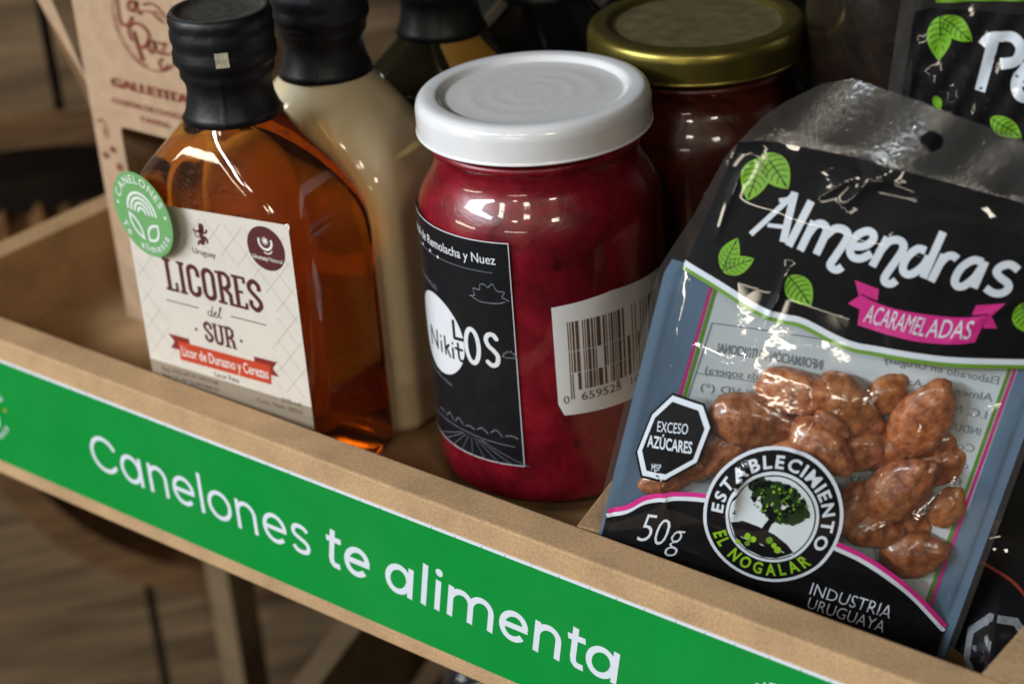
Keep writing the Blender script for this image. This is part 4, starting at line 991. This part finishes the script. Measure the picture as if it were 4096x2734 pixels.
# front print
A = Art()
WAVE = [(-43.4, 79.4), (-42.7, 79.2), (-32.4, 77.3), (-22.1, 75.0), (-15.5, 74.9), (-10.5, 75.4), (-2.2, 74.0), (3.5, 73.5), (8.9, 74.1), (25.7, 76.5), (43.5, 80.7), (49.8, 82.3)]
PTOP = [(-38.9, 113.9), (-32.7, 115.9), (-23.9, 117.0), (-6.2, 118.4), (11.3, 119.1), (32.4, 118.9), (49.6, 117.9)]
wv = catmull(WAVE, 4); up_ = catmull(PTOP, 4)
A.poly([*wv, *reversed(up_), (-41.4, 93.3)], 'film_black', 0)
A.stroke(WAVE, 1.5, 'film_white', 1, cap=False); A.stroke([(x, y - 1.3) for x, y in WAVE], 1.0, 'film_line_green', 2, cap=False)
ALM = {'A': [[(-29.3, 92.5), (-21.6, 105.8)], [(-21.8, 106.0), (-20.9, 93.2)], [(-25.9, 96.1), (-21.0, 97.1)], [(-21.8, 105.9), (-22.7, 104.0), (-24.9, 102.9)]], 'l': [[(-17.2, 105.1), (-19.3, 92.7)]], 'm': [[(-15.0, 100.6), (-16.2, 92.5)], [(-15.6, 96.7), (-14.5, 99.7), (-12.9, 100.6), (-11.5, 99.8), (-11.4, 98.2), (-12.1, 92.8)], [(-11.6, 97.3), (-9.8, 100.2), (-7.8, 100.9), (-6.2, 100.2), (-6.1, 98.3), (-7.5, 93.4), (-8.0, 91.4), (-7.1, 90.6), (-5.9, 90.7), (-5.0, 91.8)]],
       'e': [[(-4.4, 97.4), (-1.2, 98.6), (0.2, 100.6), (-0.2, 102.0), (-1.8, 102.2), (-3.8, 100.5), (-4.5, 97.9), (-4.2, 95.9), (-2.9, 94.9), (-1.0, 95.4), (0.9, 97.3)]], 'n': [[(3.5, 102.3), (2.0, 94.2)], [(2.6, 98.1), (3.9, 101.2), (5.9, 102.4), (7.6, 101.8), (7.8, 99.8), (6.1, 94.0), (5.8, 92.0), (6.5, 91.2), (7.8, 91.4), (8.7, 92.6)]],
       'd': [[(15.9, 107.4), (14.7, 95.2)], [(13.3, 101.8), (11.3, 101.7), (9.6, 99.3), (9.2, 96.6), (10.1, 95.0), (11.8, 95.3), (13.8, 98.0), (14.5, 100.8)]], 'r': [[(17.9, 102.2), (16.8, 94.9)], [(17.3, 99.1), (18.4, 101.7), (19.9, 102.5), (21.2, 102.0)]],
       'a': [[(27.8, 103.3), (27.2, 96.2)], [(27.3, 102.9), (25.0, 102.8), (22.8, 100.3), (22.2, 97.1), (23.1, 95.6), (24.7, 96.0), (26.5, 98.6), (27.5, 101.6)]], 's': [[(36.1, 103.4), (33.9, 104.2), (31.9, 103.2), (31.2, 101.6), (32.5, 100.5), (34.6, 99.6), (35.2, 98.3), (34.1, 96.8), (32.1, 96.3), (29.9, 97.0)]]}
for ch, sts in ALM.items():
    for i, p in enumerate(sts): A.stroke(p, (1.35, 1.9, 1.0, 1.1)[i] if ch == 'A' else 1.95, 'film_white', 2 + i, cap=False)
for (b, t), w in zip([((-32.4, 111.8), (-32.5, 100.4)), ((-32.2, 113.0), (-23.6, 106.3)), ((-33.6, 81.1), (-32.2, 90.5)), ((-33.6, 80.9), (-26.7, 86.8)), ((-17.2, 85.5), (-9.5, 79.7)), ((38.6, 108.7), (45.0, 113.8)), ((39.3, 95.7), (44.8, 88.5))], (7.2, 7.4, 5.2, 4.8, 7.0, 6.5, 7.0)): leaf(A, b, t, w)
TL = [(-1.0, 89.5), (5.3, 89.1), (5.9, 85.9), (3.0, 86.0), (2.4, 82.6), (-0.9, 83.2), (1.1, 85.9)]; TR = [(28.9, 89.1), (29.1, 92.1), (35.8, 94.5), (33.5, 90.5), (35.8, 87.8), (32.5, 86.9), (32.1, 90.2)]
A.poly(TL, 'film_pink', 1); A.poly(TR, 'film_pink', 1)
A.poly(catmull([(1.7, 86.1), (8.8, 85.4), (17.6, 86.3), (26.0, 87.9), (32.4, 90.3)], 4) + list(reversed(catmull([(3.0, 78.6), (10.9, 78.5), (19.7, 79.2), (27.7, 81.2), (31.8, 82.9)], 4))), 'film_pink', 3)
A.stroke([(1.5, 86.5), (8.8, 85.8), (17.6, 86.6), (26.0, 88.3), (32.5, 90.7)], 0.3, 'film_black', 4)
A.text('ACARAMEL', (4.0, 79.8), (19.2, 80.7), 4.8, 'film_white', 5, 0.0, up=(0.05, 1)); A.text('ADAS', (19.7, 80.7), (30.2, 83.3), 4.9, 'film_white', 5, 0.0, up=(0.0, 1))
# lower panel with its pink line
PL = [(-45.4, 5.7), (-40.5, 9.2), (-36.3, 14.3), (-30.5, 18.3), (-24.6, 21.0), (-19.3, 22.8)]; PR = [(13.2, 21.7), (15.1, 21.6), (22.5, 20.1), (30.6, 17.1), (38.5, 12.7), (48.8, 5.0)]
A.poly(catmull(PL, 4) + catmull(PR, 4) + [(49.4, -4.7), (-45.1, -4.7)], 'film_black', 0)
for Q in (PL, PR): A.stroke(Q, 1.3, 'film_pink', 2, cap=False); A.stroke([(x, y - 1.35) for x, y in Q], 1.2, 'film_white', 1, cap=False)
# octagon warning
OC = np.array([(-37.0, 45.6), (-28.0, 46.5), (-24.3, 41.6), (-25.1, 30.4), (-32.4, 21.2), (-39.0, 19.3), (-42.3, 25.1), (-41.1, 37.8)]); oc = OC.mean(0)
for k, (s, mt) in enumerate(((1.0, 'film_black'), (0.94, 'film_white'), (0.81, 'film_black'))): A.poly([tuple(oc + (p - oc) * s) for p in OC], mt, 3 + k)
A.text('EXCESO', (-38.1, 33.8), (-30.0, 36.8), 2.7, 'film_white', 6, up=(-0.2, 1)); A.text('AZÚCARES', (-39.6, 28.5), (-27.5, 32.3), 3.1, 'film_white', 6, 0.02, up=(-0.2, 1)); A.text('MSP', (-36.6, 22.7), (-34.2, 23.9), 1.7, 'film_white', 6, up=(-0.2, 1))
# round maker's mark
lc = np.array((-2.77, 23.24)); ex = np.array((17.20, 6.79)); ey = np.array((-5.17, 19.39)); ra = math.radians(-13)
FR = lambda q: lc + ((np.asarray(q)[:, :1] * math.cos(ra) - np.asarray(q)[:, 1:] * math.sin(ra)) * ex + (np.asarray(q)[:, :1] * math.sin(ra) + np.asarray(q)[:, 1:] * math.cos(ra)) * ey)
FRi = lambda q: FR(q)
def fpoly(pts, mat, lay): A.poly([tuple(p) for p in FR(np.array(pts))], mat, lay)
def fdisc(c, r, mat, lay, n=56): fpoly([(c[0] + r * math.cos(2 * math.pi * i / n), c[1] + r * math.sin(2 * math.pi * i / n)) for i in range(n)], mat, lay)
fdisc((0, 0), 1.0, 'film_white', 3); fdisc((0, 0), 0.95, 'film_black', 4); fdisc((0.0, 0.0), 0.665, 'film_white', 5); fdisc((0, 0), 0.62, 'film_black', 6); fdisc((0, 0), 0.60, 'back_white', 7)
A.arc_text('ESTABLECIMIENTO', (0, 0), 0.71, 82, 215, 0.165, 'film_white', 6, 0.03, frame=FR)
A.arc_text('EL NOGALAR', (0, 0), 0.70, 266, 118, 0.185, 'film_lime', 6, 0.03, inside=True, frame=FR)
fpoly([(-0.56, -0.2), (-0.4, -0.13), (-0.15, -0.16), (0.1, -0.22), (0.3, -0.32), (0.42, -0.42), (0.2, -0.56), (0, -0.595), (-0.25, -0.54), (-0.45, -0.39)], 'film_black', 8)
for a in range(9): fdisc((random.uniform(-.42, .2), random.uniform(-.46, -.24)), 0.03 + 0.03 * random.random(), 'film_lime' if a % 3 else 'film_line_green', 9, 8)
for p, w0, w1 in (([(-0.06, -0.22), (-0.02, -0.08), (0.06, 0.08)], 2.0, 1.0), ([(-0.01, -0.06), (0.12, 0.06), (0.22, 0.12)], 1.1, 0.5), ([(0.0, 0.0), (-0.12, 0.12), (-0.2, 0.2)], 1.0, 0.5)):
    A.stroke([tuple(x) for x in FR(np.array(p))], w0, 'film_black', 9, w1=w1)
for k in range(120):
    a = random.uniform(0, 2 * math.pi); rr = math.sqrt(random.random()); cx, cz = 0.05 + 0.42 * rr * math.cos(a), 0.25 + 0.25 * rr * math.sin(a) - 0.10 * math.cos(a)
    s = random.uniform(0.05, 0.085); fpoly([(cx + s * random.uniform(.6, 1.2) * math.cos(t), cz + s * random.uniform(.6, 1.2) * math.sin(t)) for t in np.linspace(0, 2 * math.pi, 9)[:-1]], 'film_vein' if k % 3 else 'film_black', 9 + k % 4)
for k in range(42):
    a = random.uniform(0, 2 * math.pi); rr = math.sqrt(random.random()); cx, cz = 0.06 + 0.40 * rr * math.cos(a), 0.26 + 0.25 * rr * math.sin(a)
    fdisc((cx, cz), random.uniform(0.010, 0.022), 'film_line_green' if k % 4 else 'film_lime', 14 + k % 3, 7)
for ch, x, y in (('5', -35.6, 0.7), ('0', -31.4, 1.4), ('g', -27.3, 2.3)):
    A.text(ch, (x, y), (x + 3.4, y + 1.15), 9.4 if ch != 'g' else 9.6, 'film_white', 3, -0.012, up=(0.08, 1))
A.text('INDUSTRIA', (12.5, 3.8), (34.3, 3.4), 4.2, 'film_white', 3, -0.008, up=(0, 1)); A.text('URUGUAYA', (13.0, -1.2), (34.0, -1.8), 4.0, 'film_white', 3, -0.008, up=(0, 1))
A.build('print', bag_map, ff, 0.8, 0.20, 0.03)
# back print seen from inside (mirrored) with its coloured border lines
A = Art()
for x, mt in ((-35.6, 'film_pink'), (-34.4, 'film_line_green'), (43.6, 'film_pink'), (42.4, 'film_line_green')): A.rect(x - 0.45, 0, x + 0.45, 80, mt, 1)
K_ = 'back_ink'
A.text('INFORMACIÓN NUTRICIONAL', (-30.0, 57.6), (-2.1, 61.4), 2.6, K_, 1, 0.02, mirror=True); A.text('(media cuda sopera)', (-31.0, 50.9), (-4.2, 55.2), 2.2, K_, 1, mirror=True); A.text('Cant.  % VD (*)', (-30.9, 46.1), (-6.2, 49.6), 2.0, K_, 1, mirror=True)
A.stroke([(-32.8, 65.2), (-33.7, 33.7)], 0.3, K_, 1, False); A.stroke([(-32.8, 65.2), (-0.1, 70.2)], 0.3, K_, 1, False); A.stroke([(-32.8, 50.5), (-4.2, 54.4)], 0.25, K_, 2, False)
for k, s in enumerate(('Elaborado en Uruguay', 'Almendras, Azúcar', 'I.C. Nº 9/217/19-3', 'INDUSTRIA URUGUAYA', 'Consumir antes de', 'conservar en lugar', 'fresco y seco', 'origen Uruguay', 'lote y vence')):
    A.text(s, (12 + (k % 3), 68.5 - k * 4.9), (41, 72.6 - k * 4.9), 2.1, K_, 1, mirror=True)
A.build('print', back_map, bf, 2.5, 0.12, 0.03)
A = Art(); A.text('1 8 0 2 2 2', (-23.2, 126.7), (-4.4, 127.5), 2.8, 'date_ink', 1, 0.0); A.build('date_code', bag_map, ff, 1.1, 0.08, 0.03)
# candied almonds
from mathutils import noise as mnoise
def almond_mesh(L, Wd, T, seed):
    bm = bmesh.new(); bmesh.ops.create_icosphere(bm, subdivisions=4, radius=1); off = Vector((seed * 3.1, seed * 1.7, seed * 0.9))
    for v in bm.verts:
        x, y, z = v.co; p = v.co.copy(); t = 0.82 + 0.18 * (1 - x) - 0.12 * max(0, x) ** 2
        k = 1 + 0.14 * mnoise.noise(p * 1.2 + off) + 0.07 * mnoise.noise(p * 2.6 + off) + 0.036 * mnoise.noise(p * 6.0 + off) + 0.020 * mnoise.noise(p * 14.0 + off)
        v.co = Vector((x * L / 2, y * Wd / 2 * t, z * T / 2 * t)) * k * MM
    me = bpy.data.meshes.new('almond'); bm.to_mesh(me); bm.free()
    return me
ALMONDS = [(-6.2, 55.2, 21, 12, 14, 6.0, 'top left'), (-14.3, 44.3, 22, 14.5, 4, 4.6, 'large left'), (6.1, 56.5, 17, 13, -12, 7.0, 'amber top middle'), (26.1, 58.8, 22, 15, 78, 5.0, 'tall upper right'), (4.1, 43.6, 18, 13, -18, 4.6, 'frosted middle'), (4.7, 50.4, 10, 6, -20, 3.4, 'sliver'), (14.9, 45.4, 14, 11, 30, 8.5, 'dark centre'), (-20.1, 33.2, 14, 10, 60, 5.5, 'small left'),
           (26.0, 38.3, 23, 15.5, 62, 4.6, 'large lower right'), (39.2, 37.0, 11, 8.5, 70, 4.5, 'amber right edge'), (35.4, 21.8, 17, 14, 25, 4.8, 'bottom right'), (-32.5, 19.4, 14, 9, 28, 4.5, 'bottom left'), (15.7, 29.1, 14, 10, 80, 6.5, 'small behind mark'), (34.4, 47.5, 16, 13, 40, 8.5, 'back right'), (-25.3, 26.8, 12, 9, 30, 6.2, 'low left'), (15.9, 61.4, 11, 9, 60, 8.5, 'far back'), (22.7, 24.9, 15, 11, 10, 6.0, 'under the ridge'), (-4.1, 37.3, 16, 12, 35, 8.0, 'behind the mark'), (12.0, 50.5, 17, 12, -25, 9.5, 'gap middle'), (-17.5, 35.0, 16, 11, 15, 9.0, 'gap left'), (31.5, 51.0, 18, 13, 100, 10.0, 'gap right'), (20.0, 46.0, 15, 11, 50, 10.0, 'gap centre'), (29.5, 29.0, 17, 12, -10, 9.5, 'gap low')]
ATXT = {'top left': 'caramel almond at the top left of the pile in the bag', 'large left': 'large rough caramel almond right of the octagon on the bag', 'amber top middle': 'glossy amber almond at the top middle of the pile', 'tall upper right': 'tall caramel almond standing at the upper right of the pile', 'frosted middle': 'sugar-frosted almond just above the round mark on the bag', 'sliver': 'thin almond sliver between two almonds above the round mark',
        'dark centre': 'dark almond set back in the middle of the pile', 'small left': 'small frosted almond between the octagon and the round mark', 'large lower right': 'large oval almond right of the round mark on the bag', 'amber right edge': 'small amber almond at the right edge of the bag window', 'bottom right': 'amber brown almond lowest at the right, above the pink line', 'bottom left': 'almond under the octagon, on the pink line at the left',
        'small behind mark': 'small upright almond peeking out right beside the round mark', 'back right': 'almond at the back of the right side of the pile', 'low left': 'small almond lower left of the round mark', 'far back': 'small almond farthest back, at the top of the pile', 'under the ridge': 'almond low in the pile, right below the round mark', 'behind the mark': 'almond behind the round mark on the bag', 'gap middle': 'almond half hidden under the two amber almonds at the top', 'gap left': 'almond half hidden between the octagon and the large rough almond', 'gap right': 'almond half hidden behind the tall upper right almond', 'gap centre': 'almond half hidden behind the large oval almond', 'gap low': 'almond half hidden above the lowest right almond'}
for k, (u, v, L, Wd, ang, dep, key) in enumerate(ALMONDS):
    me = almond_mesh(L * 1.12, Wd * 0.98, min(9.5, Wd * 0.74), 100 + k)
    o = bpy.data.objects.new('candied_almond', me); COL.objects.link(o); me.materials.append(MATS['almond_amber' if 'amber' in key or key == 'far back' else 'almond'])
    for p in me.polygons: p.use_smooth = True
    d = float(np.interp(v, [q[0] for q in VB], [q[1] for q in VB]) * max(0, 1 - ((u - 2.3) / 46) ** 2) ** 0.8)
    pos = BO + (u * BU + v * BV + (d - dep - 2.0) * BN) * MM
    a = math.radians(ang); rt = random.uniform(-0.25, 0.25)
    x = BU * math.cos(a) + BV * math.sin(a); y = -BU * math.sin(a) + BV * math.cos(a); z = BN
    R3 = Matrix(((x[0], y[0], z[0]), (x[1], y[1], z[1]), (x[2], y[2], z[2]))).to_4x4() @ Matrix.Rotation(rt, 4, 'Y')
    o.matrix_world = Matrix.Translation(Vector(pos)) @ R3
    tag(o, ATXT[key], 'almond', 'candied almonds in the clear bag')

# second bag behind, upper right
O2 = np.array((-0.23419, 0.0764, 0.00242)); U2 = np.array((0.93007, 0.35001, -0.11162)); V2 = np.array((0.10037, 0.05019, 0.99368)); N2 = np.array((0.3534, -0.9354, 0.01155))
def d2(u, v):
    s = (u - 50) / 50.0
    d = np.interp(v, [-33, 0, 40, 90, 120, 140], [0, 7, 9, 5, 2, 0]) * np.clip(1 - s * s, 0, 1) ** 0.8 + 0.3 * np.sin(u * .4 + v * .3) + 0.25 * np.sin(u * .9 - v * .35)
    for ax, ay, bx, by, am, w in ((9, 117, 17, 110, 0.9, 2.0), (6, 124, 5, 108, 0.6, 1.4), (18, 118, 22, 108, .5, 2)):
        dx, dy = bx - ax, by - ay; t = np.clip(((u - ax) * dx + (v - ay) * dy) / (dx * dx + dy * dy), 0, 1)
        d = d + am * np.exp(-((u - ax - t * dx) ** 2 + (v - ay - t * dy) ** 2) / w ** 2)
    return d
map2 = lambda uv, h: surf(uv[:, 0], uv[:, 1], h, O2, U2, V2, N2, d2)
bagb = empty('pecan_bag', tuple(O2 + V2 * -0.033), 'black printed clear bag standing behind the almond bag, top right', 'bag')
def sheet2(name, mapf, umin, umax, vmin, vmax, mats, sel, parent, nu=60, nv=90):
    UV = np.array([(umin + (umax - umin) * i / (nu - 1), vmin + (vmax - vmin) * j / (nv - 1)) for j in range(nv) for i in range(nu)])
    F = [(j * nu + i, j * nu + i + 1, (j + 1) * nu + i + 1, (j + 1) * nu + i) for j in range(nv - 1) for i in range(nu - 1)]
    P, n = mapf(UV, np.zeros(len(UV)))
    return from_data(name, P, F, mats, parent, True, [sel(*UV[list(f)].mean(0)) for f in F], n)
f2 = sheet2('front_film', map2, 0, 100, -33, 165, ['film', 'film_edge'], lambda u, v: 1 if (u < 4 or u > 96 or v > 139) else 0, bagb)
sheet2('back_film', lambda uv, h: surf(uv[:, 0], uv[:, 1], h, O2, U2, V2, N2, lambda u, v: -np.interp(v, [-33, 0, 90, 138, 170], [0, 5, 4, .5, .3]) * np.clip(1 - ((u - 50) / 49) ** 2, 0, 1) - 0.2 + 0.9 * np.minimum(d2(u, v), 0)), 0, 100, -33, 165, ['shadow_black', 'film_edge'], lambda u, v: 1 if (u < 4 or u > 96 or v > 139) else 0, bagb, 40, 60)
A = Art(); A.poly([(3.8, 84), (50, 78), (96, 84), (96, 139.5), (8, 134.2), (3.8, 132.6)], 'film_black', 0)
A.stroke([(8.5, 136.0), (30, 139.4), (60, 141)], 0.9, 'film_line_green', 1, cap=False)
leaf(A, (10.2, 132.4), (11.5, 121.0), 6.2); leaf(A, (10.4, 132.4), (18.9, 127.4), 5.6); leaf(A, (12.2, 112.4), (13.8, 108.4), 2.6); leaf(A, (26.4, 108.6), (35.0, 105.2), 5.2)
for p in ([(24.0, 129.2), (23.6, 124), (22.8, 115.0)], [(21.6, 126.6), (23.0, 128.6), (25.6, 129.4), (28.8, 129.6), (31.0, 127.4), (30.2, 124.0), (26.6, 122.6)], [(31.5, 119.0), (35.5, 119.8), (37.2, 122.2), (35.6, 124.0), (32.6, 122.6), (31.2, 118.6), (32.6, 115.6), (35.6, 115.2), (38.4, 117.0)]): A.stroke(p, 2.7, 'film_white', 2 + len(p) % 3, cap=False)
A.build('print', map2, f2, 2.0, 0.10, 0.03)

# third bag, lower right behind
O3 = np.array((-0.2060, 0.0520, -0.0305)); U3 = np.array((0.93, 0.33, -0.03)); U3 /= np.linalg.norm(U3); V3 = np.array((0.10, 0.44, 0.89)); V3 -= (V3 @ U3) * U3; V3 /= np.linalg.norm(V3); N3 = np.cross(U3, V3)
d3 = lambda u, v: 27 * np.clip(1 - v / 32, 0, 1) ** 2 * np.clip((u - 17) / 14, 0, 1) + 5 * np.clip(1 - ((u - 26) / 30) ** 2, 0, 1) * np.clip(1 - ((v - 45) / 50) ** 2, 0, 1) + 0.3 * np.sin(u * .17 + v * .1) + 0.12 * np.sin(v * .3 - u * .15)
map3 = lambda uv, h: surf(uv[:, 0], uv[:, 1], h, O3, U3, V3, N3, d3)
bagc = empty('snack_bag', tuple(O3), 'black snack bag in shadow at the lower right, behind the almond bag', 'bag')
f3 = sheet2('front_film', map3, -2, 44, 0, 78, ['film_black'], lambda u, v: 0, bagc, 50, 60)
A = Art(); oc3 = np.array((33.0, 3.0)); O8 = [(oc3[0] + 9.5 * math.cos(math.radians(22.5 + 45 * i)), oc3[1] + 9.5 * math.sin(math.radians(22.5 + 45 * i))) for i in range(8)]
A.poly(O8, 'jar_grey', 1); A.poly([tuple(oc3 + (np.array(p) - oc3) * .8) for p in O8], 'film_black', 2)
A.stroke([(24, 24), (34, 20), (41, 13), (45, 4)], 0.8, 'label_dkred', 1, cap=False)
A.build('print', map3, f3, 2.0, 0.10, 0.03)

# bag lying in the tray below
O4 = np.array((-0.44, 0.10, -0.245)); U4 = np.array((0.96, 0.25, 0.0)); U4 /= np.linalg.norm(U4); V4 = np.array((-0.12, 0.55, 0.8)); V4 -= (V4 @ U4) * U4; V4 /= np.linalg.norm(V4); N4 = np.cross(U4, V4)
map4 = lambda uv, h: surf(uv[:, 0], uv[:, 1], h, O4, U4, V4, N4, lambda u, v: 9 * np.clip(1 - ((u - 50) / 52) ** 2, 0, 1) * np.clip(1 - ((v - 45) / 50) ** 2, 0, 1) + 0.8 * np.sin(u * .3 + v * .2) + 0.6 * np.sin(v * .5 - u * .25))
bagd = empty('snack_bag', tuple(O4), 'dark snack bag in the lower tray, under the front board', 'bag')
f4 = sheet2('front_film', map4, 0, 100, 0, 95, ['film_black', 'film_edge'], lambda u, v: 1 if u < 5 or v > 84 else 0, bagd, 50, 50)
A = Art(); leaf(A, (18, 78), (24, 68), 9); leaf(A, (17, 78), (14, 66), 8); A.text('Nueces', (28, 56), (84, 56), 15, 'film_white', 3, 0.02)
A.build('print', map4, f4, 2.5, 0.1, 0.03)
